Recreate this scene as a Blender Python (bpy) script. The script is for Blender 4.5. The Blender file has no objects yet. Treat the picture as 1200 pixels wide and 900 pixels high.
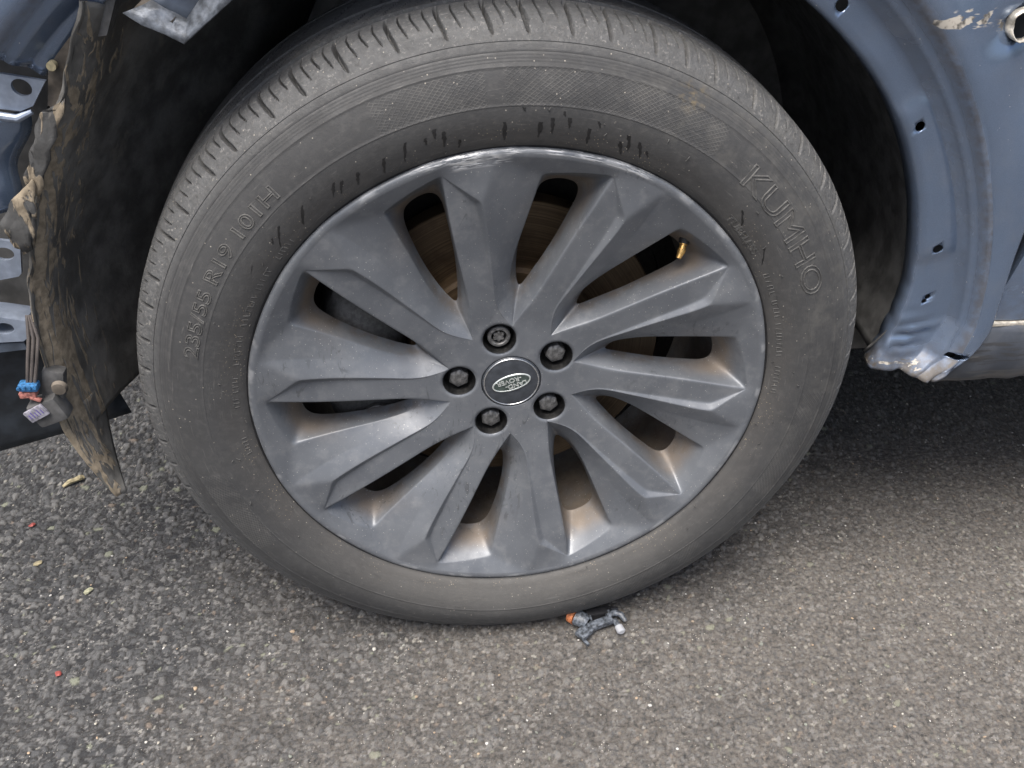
import bpy, bmesh, math, random
import numpy as np
from mathutils import Vector, Matrix

random.seed(7); rng = np.random.default_rng(11)
R = math.radians
SC = bpy.context.scene
COL = SC.collection

# ------------------------------------------------------------------ camera
ZC = 0.355                                   # axle height above the road
CAM = Vector((-0.10632, -0.74629, 0.89529))
RIGHT = Vector((0.99220638, -0.12276563, 0.02133320))
UP = Vector((0.05291140, 0.57010574, 0.81986574))
FWD = Vector((0.11281352, 0.81234725, -0.57215825))
cam = bpy.data.objects.new('camera', bpy.data.cameras.new('camera'))
COL.objects.link(cam)
cam.matrix_world = Matrix(((RIGHT.x, UP.x, -FWD.x, CAM.x), (RIGHT.y, UP.y, -FWD.y, CAM.y), (RIGHT.z, UP.z, -FWD.z, CAM.z), (0, 0, 0, 1)))
cam.data.sensor_width = 36; cam.data.lens = 36 * 1071.93 / 1200
cam.data.clip_start = 0.02; cam.data.clip_end = 500
SC.camera = cam
SC.render.resolution_x = 1024; SC.render.resolution_y = 768

# ------------------------------------------------------------------ sky, sun, exposure
SUN_EL, SUN_AZ = 66, 212                     # azimuth clockwise from +Y: behind the camera, a little to its left
w = bpy.data.worlds.new('World'); SC.world = w; w.use_nodes = True
wn = w.node_tree.nodes; wl = w.node_tree.links
sky = wn.new('ShaderNodeTexSky'); sky.sky_type = 'NISHITA'; sky.sun_disc = False
sky.sun_elevation = R(SUN_EL); sky.sun_rotation = R(SUN_AZ)
sky.air_density = 1.0; sky.dust_density = 5.0; sky.ozone_density = 1.0
wl.new(sky.outputs[0], wn['Background'].inputs[0]); wn['Background'].inputs[1].default_value = 0.06
sd = bpy.data.lights.new('sun', 'SUN'); sd.energy = 1.5; sd.angle = R(36); sd.color = (1, 0.965, 0.92)
sun = bpy.data.objects.new('sun', sd); COL.objects.link(sun)
sdir = Vector((math.sin(R(SUN_AZ)) * math.cos(R(SUN_EL)), math.cos(R(SUN_AZ)) * math.cos(R(SUN_EL)), math.sin(R(SUN_EL))))
sun.rotation_euler = sdir.to_track_quat('Z', 'Y').to_euler()
SC.view_settings.view_transform = 'Standard'; SC.view_settings.look = 'None'
SC.view_settings.gamma = 1; SC.view_settings.use_curve_mapping = False
SC.view_settings.exposure = 1.88

# ------------------------------------------------------------------ materials
class NB:
    def __init__(s, name):
        s.m = bpy.data.materials.new(name); s.m.use_nodes = True
        s.t = s.m.node_tree; s.b = s.t.nodes['Principled BSDF']; s.co = None
    def n(s, t, **kw):
        o = s.t.nodes.new('ShaderNode' + t)
        for k, v in kw.items(): setattr(o, k, v)
        return o
    def put(s, sock, v):
        if v is None: return
        if isinstance(v, bpy.types.NodeSocket): s.t.links.new(v, sock)
        elif isinstance(v, (tuple, list)) and len(v) == 3 and sock.type == 'RGBA': sock.default_value = (*v, 1)
        else: sock.default_value = v
    def obj(s):
        if s.co is None: s.co = s.n('TexCoord').outputs['Object']
        return s.co
    def math(s, op, a, b=None, c=None, clamp=False):
        o = s.n('Math', operation=op, use_clamp=clamp); s.put(o.inputs[0], a); s.put(o.inputs[1], b); s.put(o.inputs[2], c); return o.outputs[0]
    def vmath(s, op, a, b=None):
        o = s.n('VectorMath', operation=op); s.put(o.inputs[0], a); s.put(o.inputs[1], b); return o.outputs[1 if op in ('LENGTH', 'DISTANCE') else 0]
    def noise(s, scale, detail=3, rough=.55, vec=None, dist=0):
        o = s.n('TexNoise'); s.put(o.inputs['Vector'], vec or s.obj()); o.inputs['Scale'].default_value = scale
        o.inputs['Detail'].default_value = min(detail, 3); o.inputs['Roughness'].default_value = rough; o.inputs['Distortion'].default_value = dist
        return o.outputs[0]
    def voro(s, scale, vec=None, out=0, feature='F1'):
        o = s.n('TexVoronoi', feature=feature); s.put(o.inputs['Vector'], vec or s.obj()); o.inputs['Scale'].default_value = scale; return o.outputs[out]
    def ramp(s, v, a, b, lo=0., hi=1.):
        o = s.n('MapRange', interpolation_type='SMOOTHSTEP'); s.put(o.inputs[0], v); o.inputs[1].default_value = a; o.inputs[2].default_value = b
        o.inputs[3].default_value = lo; o.inputs[4].default_value = hi; return o.outputs[0]
    def mix(s, f, a, b, mode='MIX'):
        o = s.n('Mix', data_type='RGBA', blend_type=mode); s.put(o.inputs[0], f); s.put(o.inputs[6], a); s.put(o.inputs[7], b); return o.outputs[2]
    def bump(s, h, strength=.3, dist=.001, prev=None):
        o = s.n('Bump'); s.put(o.inputs['Height'], h); o.inputs['Strength'].default_value = strength; o.inputs['Distance'].default_value = dist
        if prev: s.put(o.inputs['Normal'], prev)
        return o.outputs[0]
    def scale(s, v, vec=None):
        return s.vmath('MULTIPLY', vec or s.obj(), v)
    def xyz(s, vec=None):
        o = s.n('SeparateXYZ'); s.put(o.inputs[0], vec or s.obj()); return o.outputs
    def attr(s, name, out='Fac'):
        return s.n('Attribute', attribute_name=name).outputs[out]
    def polar(s):                             # radius and angle about the wheel axis (local y)
        x = s.xyz(); r = s.math('SQRT', s.math('ADD', s.math('MULTIPLY', x[0], x[0]), s.math('MULTIPLY', x[2], x[2])))
        return r, s.math('ARCTAN2', x[0], x[2]), x[1]
    def spot(s, p, rad, soft=.5):             # 1 inside a ball round p
        return s.ramp(s.vmath('DISTANCE', s.obj(), p), rad * (1 - soft), rad, 1, 0)
    def out(s, base=None, rough=None, metal=None, normal=None, **kw):
        s.put(s.b.inputs['Base Color'], base); s.put(s.b.inputs['Roughness'], rough); s.put(s.b.inputs['Metallic'], metal); s.put(s.b.inputs['Normal'], normal)
        for k, v in kw.items(): s.put(s.b.inputs[k.replace('_', ' ')], v)
        return s.m

def plain(name, col, rough=.5, metal=0., var=.25, scale=60, bump=.15, **kw):
    b = NB(name); n = b.noise(scale, 4)
    c = b.mix(b.ramp(n, .3, .7), tuple(c * (1 - var) for c in col), tuple(min(1, c * (1 + var)) for c in col))
    return b.out(c, b.ramp(b.noise(scale * 2.3, 3), .3, .7, max(0, rough - .1), min(1, rough + .1)), metal, b.bump(b.noise(scale * 6, 3), bump, .0006), **kw)

M = {}
# asphalt: per-stone colour comes from the mesh, grain and dust from noise
b = NB('asphalt')
st = b.attr('stone', 'Color'); dust = b.attr('dust')
c = b.mix(b.ramp(b.noise(900, 2), .35, .65, 0, .5), st, b.mix(.5, st, (.02, .02, .02), 'MULTIPLY'))
c = b.mix(b.ramp(b.noise(420, 3), .62, .70, 0, .35), c, (.26, .24, .21))
c = b.mix(b.math('MULTIPLY', dust, b.ramp(b.noise(260, 4), .25, .7)), c, (.19, .168, .142))
sp = b.ramp(b.voro(260), .10, .16, 1, 0)
sp = b.math('MULTIPLY', sp, b.ramp(b.n('TexWhiteNoise').outputs[0], 0, 1, 1, 1)) if False else b.math('MULTIPLY', sp, b.ramp(b.noise(37, 2), .55, .62))
c = b.mix(sp, c, (.5, .47, .42))
nm = b.bump(b.noise(620, 4, .7), .9, .0016)
M['asphalt'] = b.out(c, b.ramp(b.noise(300, 3), .3, .7, .6, .92), 0, nm, Specular_IOR_Level=.35)

# tyre rubber
def tyre_mat(name, tread=False):
    b = NB(name); r, a, y = b.polar()
    base = b.mix(b.ramp(b.noise(14, 5), .35, .68), (.042, .0425, .0435), (.050, .0505, .051))
    base = b.mix(b.ramp(b.noise(150, 4), .45, .80, 0, .5), base, (.080, .079, .077))
    # brown road film close to the bead
    film = b.math('MULTIPLY', b.ramp(r, .262, .300, 1, 0), b.ramp(b.noise(22, 4), .25, .7, .35, 1))
    base = b.mix(b.math('MULTIPLY', film, .45), base, (.088, .081, .073))
    low = b.math('MULTIPLY', b.ramp(b.xyz()[2], -.30, -.12, 1, 0), b.ramp(r, .325, .285))
    base = b.mix(b.math('MULTIPLY', low, .42), base, (.118, .114, .106))
    # dried grey film on the shoulder and the upper right quarter
    sh = b.math('MULTIPLY', b.ramp(r, .335, .356), b.ramp(b.noise(130, 5, .7), .25, .75, .45, 1))
    base = b.mix(b.math('MULTIPLY', sh, .65), base, (.125, .127, .128))
    ur = b.math('MULTIPLY', b.math('MULTIPLY', b.ramp(a, .05, .5), b.ramp(a, 2.0, 2.5, 1, 0)), b.math('MULTIPLY', b.ramp(r, .285, .305), b.ramp(b.noise(48, 5, .75), .42, .72)))
    base = b.mix(b.math('MULTIPLY', ur, .30), base, (.125, .120, .108))
    base = b.mix(b.math('MULTIPLY', b.spot((.145, -.01, .305), .020, .95), b.ramp(b.noise(160, 3), .45, .65, 0, .6)), base, (.20, .15, .075))
    # specks of grit
    sp = b.math('MULTIPLY', b.ramp(b.voro(170), .07, .12, 1, 0), b.ramp(b.noise(55, 2), .50, .58))
    base = b.mix(b.math('MULTIPLY', sp, .8), base, (.36, .33, .28))
    sp2 = b.math('MULTIPLY', b.ramp(b.voro(330), .10, .18, 1, 0), b.math('MULTIPLY', b.ramp(b.noise(21, 3), .48, .6), b.ramp(r, .268, .295, 1, 0)))
    base = b.mix(sp2, base, (.30, .25, .18))
    gr = b.math('MULTIPLY', b.ramp(r, .343, .352), b.ramp(b.noise(300, 3, .7), .56, .68))
    base = b.mix(b.math('MULTIPLY', gr, .7), base, (.22, .215, .205))
    gd = b.math('MULTIPLY', b.ramp(r, .340, .352), b.ramp(b.noise(150, 3, .7), .58, .68))
    base = b.mix(b.math('MULTIPLY', gd, .6), base, (.035, .035, .035))
    # dark scuffs, drawn round the tyre
    vec = b.n('CombineXYZ'); b.put(vec.inputs[0], b.math('MULTIPLY', a, .9)); b.put(vec.inputs[1], b.math('MULTIPLY', r, 14))
    scf = b.noise(6, 5, .7, vec.outputs[0])
    base = b.mix(b.ramp(scf, .55, .75, 0, .28), base, (.022, .022, .023))
    # serrated panels: fine crossed ribs between two rings
    def hatch(a0, a1, rin, rout):
        m = b.math('MULTIPLY', b.math('MULTIPLY', b.ramp(a, a0 - .004, a0 + .004), b.ramp(a, a1 - .004, a1 + .004, 1, 0)), b.math('MULTIPLY', b.ramp(r, rin - .0006, rin + .0006), b.ramp(r, rout - .0006, rout + .0006, 1, 0)))
        return m
    ms = None
    for q in ((-.40, -.10, .300, .328), (-.05, .58, .300, .330), (1.60, 2.05, .302, .332), (-2.15, -1.80, .300, .330), (2.35, 2.9, .300, .328)):
        h = hatch(*q); ms = h if ms is None else b.math('MAXIMUM', ms, h)
    u = b.math('ADD', b.math('MULTIPLY', a, 330), b.math('MULTIPLY', r, 2300)); v = b.math('SUBTRACT', b.math('MULTIPLY', a, 380), b.math('MULTIPLY', r, 1400))
    rib = b.math('MAXIMUM', b.math('SINE', u), b.math('SINE', v))
    hh = b.math('MULTIPLY', b.ramp(rib, .55, 1), ms)
    base = b.mix(b.math('MULTIPLY', hh, b.ramp(b.noise(40, 3), .4, .6, .0, .28)), base, (.16, .155, .145))
    ribs = b.math('MULTIPLY', b.math('SINE', b.math('MULTIPLY', r, 2600)), b.math('MULTIPLY', b.ramp(r, .3320, .3335), b.ramp(r, .3385, .3395, 1, 0)))
    vec2 = b.n('CombineXYZ'); b.put(vec2.inputs[0], b.math('MULTIPLY', a, 2.2)); b.put(vec2.inputs[1], b.math('MULTIPLY', r, 95)); b.put(vec2.inputs[2], b.noise(9, 2))
    pale = b.ramp(b.noise(4.5, 3, .8, vec2.outputs[0], .4), .60, .72, 0, .5)
    base = b.mix(pale, base, (.125, .122, .116))
    n1 = b.bump(b.math('ADD', hh, b.math('MULTIPLY', ribs, .25)), .35, .0006); n2 = b.bump(b.noise(420, 5, .65), .28, .0008, n1); n2 = b.bump(b.math('MULTIPLY', b.noise(230, 3, .7), b.ramp(r, .335, .352)), .6, .0022, n2)
    return b.out(base, b.ramp(b.noise(50, 4), .3, .7, .58, .82), 0, n2, Specular_IOR_Level=.4)
M['rubber'] = tyre_mat('rubber')
M['rubber_letter'] = plain('rubber_letter', (.070, .069, .066), .75, 0, .35, 150)
M['drip'] = plain('drip', (.012, .012, .013), .5, 0, .3, 200)
M['bead'] = plain('bead', (.012, .012, .013), .55, 0, .4, 120)

# satin grey wheel paint with brake dust, chalky bloom, kerb rash
b = NB('wheel_paint'); r, a, y = b.polar()
base = b.mix(b.ramp(b.noise(16, 4), .35, .7), (.108, .117, .131), (.134, .144, .158))
base = b.mix(b.ramp(b.noise(48, 5, .7), .46, .74, 0, .55), base, (.182, .190, .200))
wall = b.math('MULTIPLY', b.ramp(y, .010, .030), b.ramp(r, .165, .225))
base = b.mix(b.math('MULTIPLY', wall, b.ramp(b.noise(45, 4), .25, .6, .45, 1)), base, (.155, .128, .103))
wall2 = b.math('MULTIPLY', b.ramp(y, .028, .042), b.ramp(b.noise(60, 4), .35, .65))
base = b.mix(b.math('MULTIPLY', wall2, .7), base, (.11, .09, .072))
# dark finger smears on the wide facets
sm = b.ramp(b.noise(110, 4, .6, b.scale((1, 1, .35)), 1.5), .57, .68)
base = b.mix(b.math('MULTIPLY', sm, b.ramp(b.noise(11, 2), .5, .66, 0, .45)), base, (.035, .036, .038))
sp = b.math('MULTIPLY', b.ramp(b.voro(240), .07, .13, 1, 0), b.ramp(b.noise(30, 2), .44, .56))
base = b.mix(b.math('MULTIPLY', sp, .8), base, (.42, .42, .40))
fine = b.ramp(b.noise(900, 2), .66, .74, 0, .5); base = b.mix(fine, base, (.30, .31, .32))
# kerb rash on the upper lip: bare scraped alloy, highlight painted on at right
lip = b.math('MULTIPLY', b.math('MAXIMUM', b.ramp(r, .2545, .2562), b.math('MULTIPLY', b.ramp(r, .2455, .2500), b.math('MULTIPLY', b.ramp(a, -.26, -.22), b.ramp(a, -.05, -.02, 1, 0)))), b.math('MULTIPLY', b.ramp(a, -.44, -.30), b.ramp(a, .40, .60, 1, 0)))
vec = b.n('CombineXYZ'); b.put(vec.inputs[0], b.math('MULTIPLY', a, 6)); b.put(vec.inputs[1], b.math('MULTIPLY', r, 260)); b.put(vec.inputs[2], b.math('MULTIPLY', y, 60))
streak = b.noise(2.2, 5, .7, vec.outputs[0])
rash_glint = b.math('MULTIPLY', b.math('MULTIPLY', lip, b.ramp(streak, .45, .56)), b.ramp(b.noise(26, 2), .40, .52, .15, 1))
rim_edge = b.math('MULTIPLY', b.ramp(r, .2535, .2565), b.ramp(b.noise(28, 4), .52, .64, 0, .35))
rash_glint = b.math('MAXIMUM', rash_glint, rim_edge)
base = b.mix(rash_glint, base, (.52, .53, .54))
# pin scratches
def scratch(a_, b_, wd):
    A = Vector(a_); D = Vector(b_) - A; L = D.length; D.normalize()
    d = b.vmath('SUBTRACT', b.obj(), tuple(A)); t = b.n('VectorMath', operation='DOT_PRODUCT'); b.put(t.inputs[0], d); t.inputs[1].default_value = D
    pr = b.n('VectorMath', operation='SCALE'); pr.inputs[0].default_value = D; b.put(pr.inputs['Scale'], t.outputs['Value'])
    off = b.vmath('LENGTH', b.vmath('SUBTRACT', d, pr.outputs[0]))
    return b.math('MULTIPLY', b.ramp(off, wd * .5, wd, 1, 0), b.math('MULTIPLY', b.math('GREATER_THAN', t.outputs['Value'], 0), b.math('LESS_THAN', t.outputs['Value'], L)))
SCR = scratch((-.130, .008, .104), (-.107, .012, .076), .0016)
base = b.mix(SCR, base, (.7, .7, .7))
met = b.math('ADD', b.math('MULTIPLY', rash_glint, .35), .25)
ro = b.math('ADD', b.ramp(b.noise(70, 4), .3, .7, .35, .48), b.math('MULTIPLY', wall, .2))
M['wheel_paint'] = b.out(base, ro, met, b.bump(b.noise(500, 4), .10, .0006, b.bump(b.math('MULTIPLY', rash_glint, streak), .5, .001)), Specular_IOR_Level=.5)
M['barrel'] = plain('barrel', (.055, .045, .036), .7, .1, .5, 30)
M['nut'] = plain('nut', (.13, .13, .13), .5, .5, .45, 260, .4)
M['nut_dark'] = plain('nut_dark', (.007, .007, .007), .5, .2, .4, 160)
M['cap'] = plain('cap', (.050, .056, .066), .38, .3, .2, 120)
M['cap_ring'] = plain('cap_ring', (.55, .56, .57), .28, .9, .1, 120)
M['cap_oval'] = plain('cap_oval', (.05, .068, .062), .4, .2, .2, 200)
M['cap_letter'] = plain('cap_letter', (.50, .53, .52), .35, .5, .15, 200)
M['brass'] = plain('brass', (.62, .38, .13), .3, .85, .25, 300)
M['valve_rubber'] = plain('valve_rubber', (.015, .015, .015), .55)
b = NB('brake_rust'); r, a, y = b.polar()
ring = b.n('CombineXYZ'); b.put(ring.inputs[0], b.math('MULTIPLY', r, 700)); b.put(ring.inputs[1], a)
c = b.mix(b.ramp(b.noise(1.2, 4, .6, ring.outputs[0]), .35, .7), (.100, .068, .040), (.185, .128, .074))
c = b.mix(b.ramp(b.noise(40, 4), .45, .7, 0, .7), c, (.075, .048, .028))
M['disc'] = b.out(c, .55, .35, b.bump(b.noise(1.5, 3, .6, ring.outputs[0]), .2, .0006))
M['caliper'] = plain('caliper', (.105, .103, .10), .5, .5, .22, 260, .6)
M['shield'] = plain('shield', (.020, .018, .016), .8)

# body paint: metallic slate blue, bare metal and brown road dirt where the mesh says so, with painted groove shade
b = NB('body_paint')
flk = b.noise(2600, 1); base = b.mix(b.ramp(flk, .35, .65), (.118, .168, .255), (.162, .218, .320))
d = b.attr('dirt'); base = b.mix(b.math('MULTIPLY', d, b.ramp(b.noise(90, 5, .65), .2, .7, .3, 1)), base, (.075, .067, .060))
haze_ = b.ramp(b.noise(26, 5, .7), .40, .85, 0, .22); base = b.mix(haze_, base, (.26, .27, .29))
bare = b.ramp(b.math('ADD', b.noise(70, 5, .7, b.scale((.25, 1, 1.6))), b.math('MULTIPLY', b.attr('bare'), .25)), .62, .68)
bare = b.math('MULTIPLY', bare, b.ramp(b.attr('bare'), .05, .25))
base = b.mix(bare, base, b.mix(b.ramp(b.noise(140, 3), .4, .6), (.09, .085, .078), (.42, .39, .34)))
chip = b.math('MULTIPLY', b.ramp(b.voro(150), .05, .09, 1, 0), b.ramp(b.noise(19, 2), .56, .62)); base = b.mix(chip, base, (.6, .6, .6))
ro = b.math('ADD', b.math('ADD', .16, b.math('MULTIPLY', haze_, .5)), b.math('MULTIPLY', d, .35))
M['paint'] = b.out(base, ro, b.math('SUBTRACT', .62, b.math('ADD', b.math('MULTIPLY', d, .5), b.math('MULTIPLY', bare, .5)), clamp=True), b.bump(b.noise(160, 4), .05, .001), Coat_Weight=b.math('SUBTRACT', .8, b.math('ADD', d, b.attr('bare')), clamp=True), Coat_Roughness=.08)
M['paint_dark'] = plain('paint_dark', (.06, .075, .10), .5, .3, .3, 40)
M['primer_metal'] = plain('primer_metal', (.24, .28, .35), .42, .5, .2, 70, .1)
M['torn_metal'] = plain('torn_metal', (.10, .112, .130), .5, .3, .5, 130, .4)
M['bare_metal'] = plain('bare_metal', (.62, .58, .50), .45, .6, .3, 140, .4)
b = NB('sill_plastic')
c = b.mix(b.ramp(b.noise(30, 4), .35, .7), (.040, .047, .060), (.066, .073, .086))
c = b.mix(b.ramp(b.noise(14, 5, .7, b.scale((.35, 1, 2.4))), .46, .60, 0, .7), c, (.12, .115, .107))
c = b.mix(b.ramp(b.noise(60, 4, .7, b.scale((.2, 1, 2.6))), .57, .64, 0, .8), c, (.035, .035, .037))
M['sill'] = b.out(c, .6, .1, b.bump(b.noise(240, 4), .2, .001))
def liner_mat(name, col):
    b = NB(name); mud = b.attr('mud')
    c = b.mix(b.ramp(b.noise(28, 5, .6), .35, .7), tuple(x * .7 for x in col), tuple(x * 1.5 for x in col))
    sc = b.ramp(b.noise(26, 5, .7, b.scale((1.5, 1.5, .35)), .6), .60, .70, 0, .45); c = b.mix(sc, c, (.17, .155, .130))
    n = b.noise(52, 6, .62, b.scale((1.8, 1.8, .34)), .9)
    k = b.math('MULTIPLY', b.ramp(b.math('ADD', n, b.math('MULTIPLY', mud, .27)), .635, .685), b.ramp(mud, .04, .2))
    c = b.mix(k, c, b.mix(b.ramp(b.noise(120, 4), .3, .7), (.14, .115, .082), (.26, .215, .155)))
    return b.out(c, b.math('ADD', .55, b.math('MULTIPLY', k, .35)), 0, b.bump(b.math('ADD', k, b.noise(160, 4)), .45, .0015))
M['liner'] = liner_mat('liner', (.098, .095, .088)); M['liner_tab'] = liner_mat('liner_tab', (.048, .048, .047))
M['black_plastic'] = plain('black_plastic', (.056, .056, .055), .6, 0, .4, 40)
M['grey_plastic'] = plain('grey_plastic', (.075, .075, .075), .6, 0, .4, 60)
M['dusty_plastic'] = plain('dusty_plastic', (.10, .085, .068), .75, 0, .5, 55, .3)
M['bumper'] = plain('bumper', (.026, .032, .040), .5, .1, .4, 45)
M['blue_plastic'] = plain('blue_plastic', (.025, .115, .26), .55, 0, .5, 380, .4)
M['red_plastic'] = plain('red_plastic', (.24, .05, .04), .6, 0, .2, 200)
M['pink_plastic'] = plain('pink_plastic', (.30, .12, .10), .55, 0, .5, 380, .4)
M['orange_plastic'] = plain('orange_plastic', (.36, .125, .05), .55, 0, .45, 320, .4)
M['clip_grey'] = plain('clip_grey', (.075, .085, .10), .35, 0, .7, 300, .6)
M['clip_black'] = plain('clip_black', (.018, .018, .02), .4, 0, .3, 200)
M['white_label'] = plain('white_label', (.22, .215, .25), .55, 0, .4, 300, .3)
M['ink'] = plain('ink', (.10, .08, .25), .6, 0, .1)
M['wire'] = plain('wire', (.07, .06, .055), .6)
M['white_tip'] = plain('white_tip', (.30, .31, .33), .35, 0, .1)
M['straw'] = plain('straw', (.30, .26, .16), .8, 0, .35, 150, .4)
M['pale_green'] = plain('pale_green', (.28, .28, .19), .8, 0, .3, 200)
b = NB('grit'); g = b.attr('gcol', 'Color'); M['grit'] = b.out(b.mix(b.ramp(b.noise(600, 3), .3, .7, 0, .4), g, (.12, .11, .10)), .75, 0, b.bump(b.noise(900, 3), .4, .0008))

# ------------------------------------------------------------------ helpers
def empty(name, loc=(0, 0, 0), parent=None):
    o = bpy.data.objects.new(name, None); COL.objects.link(o); o.location = loc; o.parent = parent; o.empty_display_size = .05
    return o
def tag(o, label=None, cat=None, group=None, kind=None):
    if label: o['label'] = label
    if cat: o['category'] = cat
    if group: o['group'] = group
    if kind: o['kind'] = kind
    return o
def mesh_obj(name, verts, faces, mat, parent=None, loc=(0, 0, 0), smooth=True, angle=None):
    me = bpy.data.meshes.new(name)
    me.from_pydata([tuple(v) for v in verts], [], faces); me.validate(); me.update()
    return link(name, me, mat, parent, loc, smooth, angle)
def link(name, me, mat, parent=None, loc=(0, 0, 0), smooth=True, angle=None):
    if mat: me.materials.clear(); me.materials.append(M[mat] if isinstance(mat, str) else mat)
    me.polygons.foreach_set('use_smooth', [smooth] * len(me.polygons))
    o = bpy.data.objects.new(name, me); COL.objects.link(o); o.location = loc; o.parent = parent
    if angle and smooth: me.set_sharp_from_angle(angle=R(angle))
    return o
def bm_obj(name, bm, mat, parent=None, loc=(0, 0, 0), smooth=True, angle=35):
    me = bpy.data.meshes.new(name); bmesh.ops.recalc_face_normals(bm, faces=bm.faces); bm.to_mesh(me); bm.free()
    return link(name, me, mat, parent, loc, smooth, angle)
def from_np(name, V, F, mat, parent=None, loc=(0, 0, 0), smooth=True, angle=None):
    me = bpy.data.meshes.new(name); n = len(V); f = len(F); k = F.shape[1]
    me.vertices.add(n); me.vertices.foreach_set('co', np.ascontiguousarray(V, np.float32).ravel())
    me.loops.add(f * k); me.loops.foreach_set('vertex_index', np.ascontiguousarray(F, np.int32).ravel())
    me.polygons.add(f); me.polygons.foreach_set('loop_start', np.arange(0, f * k, k, dtype=np.int32))
    me.update(calc_edges=True)
    return link(name, me, mat, parent, loc, smooth, angle)
def fattr(me, name, vals):
    a = me.attributes.new(name, 'FLOAT', 'POINT'); a.data.foreach_set('value', np.asarray(vals, np.float32))
def cattr(me, name, rgb):
    a = me.attributes.new(name, 'FLOAT_COLOR', 'POINT'); a.data.foreach_set('color', np.concatenate([rgb, np.ones((len(rgb), 1))], 1).astype(np.float32).ravel())
def pol(r, th, d):                            # wheel polar coordinates, clockwise from the top, depth into the car
    return np.array((r * math.sin(R(th)), d, r * math.cos(R(th))))
def grid_faces(n, m, wrap=False):
    i = np.arange(n if wrap else n - 1)[:, None]; j = np.arange(m - 1)[None, :]
    a = i * m + j; b_ = ((i + 1) % n) * m + j
    return np.stack([a, b_, b_ + 1, a + 1], -1).reshape(-1, 4)
def revolve(name, prof, mat, parent, segs=192, loc=(0, 0, 0), angle=None, a0=0, a1=360):
    t = np.linspace(R(a0), R(a1), segs, endpoint=False) if a1 - a0 == 360 else np.linspace(R(a0), R(a1), segs)
    p = np.array(prof); V = np.stack([np.outer(np.sin(t), p[:, 0]), np.tile(p[:, 1], (segs, 1)), np.outer(np.cos(t), p[:, 0])], -1).reshape(-1, 3)
    return from_np(name, V, grid_faces(segs, len(p), a1 - a0 == 360), mat, parent, loc, True, angle)
def box(bm, c, s, rot=None, bev=0.0):
    g = bmesh.ops.create_cube(bm, size=1); vs = g['verts']
    mt = Matrix.Translation(Vector(c)) @ (rot.to_4x4() if rot else Matrix()) @ Matrix.Diagonal((*s, 1))
    bmesh.ops.transform(bm, matrix=mt, verts=vs)
    if bev: bmesh.ops.bevel(bm, geom=list({e for v in vs for e in v.link_edges}), offset=bev, segments=2, affect='EDGES', profile=.6)
def tube(bm, pts, rad, seg=8, cap=True):
    pts = [Vector(p) for p in pts]; rings = []
    rad = rad if isinstance(rad, (list, tuple)) else [rad] * len(pts)
    for i, p in enumerate(pts):
        t = (pts[min(i + 1, len(pts) - 1)] - pts[max(i - 1, 0)]).normalized()
        u = t.cross(Vector((0.31, .87, .37))).normalized(); v = t.cross(u)
        rings.append([bm.verts.new(p + (u * math.cos(a) + v * math.sin(a)) * rad[i]) for a in [2 * math.pi * k / seg for k in range(seg)]])
    for A, B in zip(rings, rings[1:]):
        for k in range(seg): bm.faces.new((A[k], A[(k + 1) % seg], B[(k + 1) % seg], B[k]))
    if cap: bm.faces.new(rings[0][::-1]); bm.faces.new(rings[-1])
def prism(bm, poly, y0, y1):                  # polygon in x,z pushed from y0 to y1
    a = [bm.verts.new((x, y0, z)) for x, z in poly]; c = [bm.verts.new((x, y1, z)) for x, z in poly]; n = len(poly)
    bm.faces.new(a); bm.faces.new(c[::-1])
    for i in range(n): bm.faces.new((a[i], c[i], c[(i + 1) % n], a[(i + 1) % n]))
def text_mesh(body, size, extrude=0., outline=0., align='CENTER', offset=0.0):
    cu = bpy.data.curves.new('lettering', 'FONT'); cu.body = body; cu.size = size; cu.align_x = align; cu.align_y = 'CENTER'; cu.resolution_u = 4
    if outline: cu.fill_mode = 'NONE'; cu.bevel_depth = outline; cu.bevel_resolution = 1
    else: cu.extrude = extrude
    cu.offset = offset
    o = bpy.data.objects.new('lettering', cu); COL.objects.link(o)
    me = bpy.data.meshes.new_from_object(o.evaluated_get(bpy.context.evaluated_depsgraph_get()))
    bpy.data.objects.remove(o); bpy.data.curves.remove(cu)
    return me
def boolean_cut(o, cutters):
    for c in cutters:
        m = o.modifiers.new('cut', 'BOOLEAN'); m.object = c; m.operation = 'DIFFERENCE'; m.solver = 'FLOAT' if 'FLOAT' in m.bl_rna.properties['solver'].enum_items else 'FAST'
    bpy.context.view_layer.update()
    me = bpy.data.meshes.new_from_object(o.evaluated_get(bpy.context.evaluated_depsgraph_get()))
    o.modifiers.clear(); old = o.data; o.data = me; bpy.data.meshes.remove(old)
    for c in cutters: bpy.data.objects.remove(c)
def cutter(c, rad, depth=.08, sx=1., rot=0.):
    bm = bmesh.new(); bmesh.ops.create_cone(bm, cap_ends=True, segments=24, radius1=rad, radius2=rad, depth=depth)
    bmesh.ops.transform(bm, matrix=Matrix.Translation(c) @ Matrix.Rotation(rot, 4, 'Y') @ Matrix.Diagonal((sx, 1, 1, 1)) @ Matrix.Rotation(R(90), 4, 'X'), verts=bm.verts)
    me = bpy.data.meshes.new('cutter'); bm.to_mesh(me); bm.free(); o = bpy.data.objects.new('cutter', me); COL.objects.link(o); return o

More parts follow.
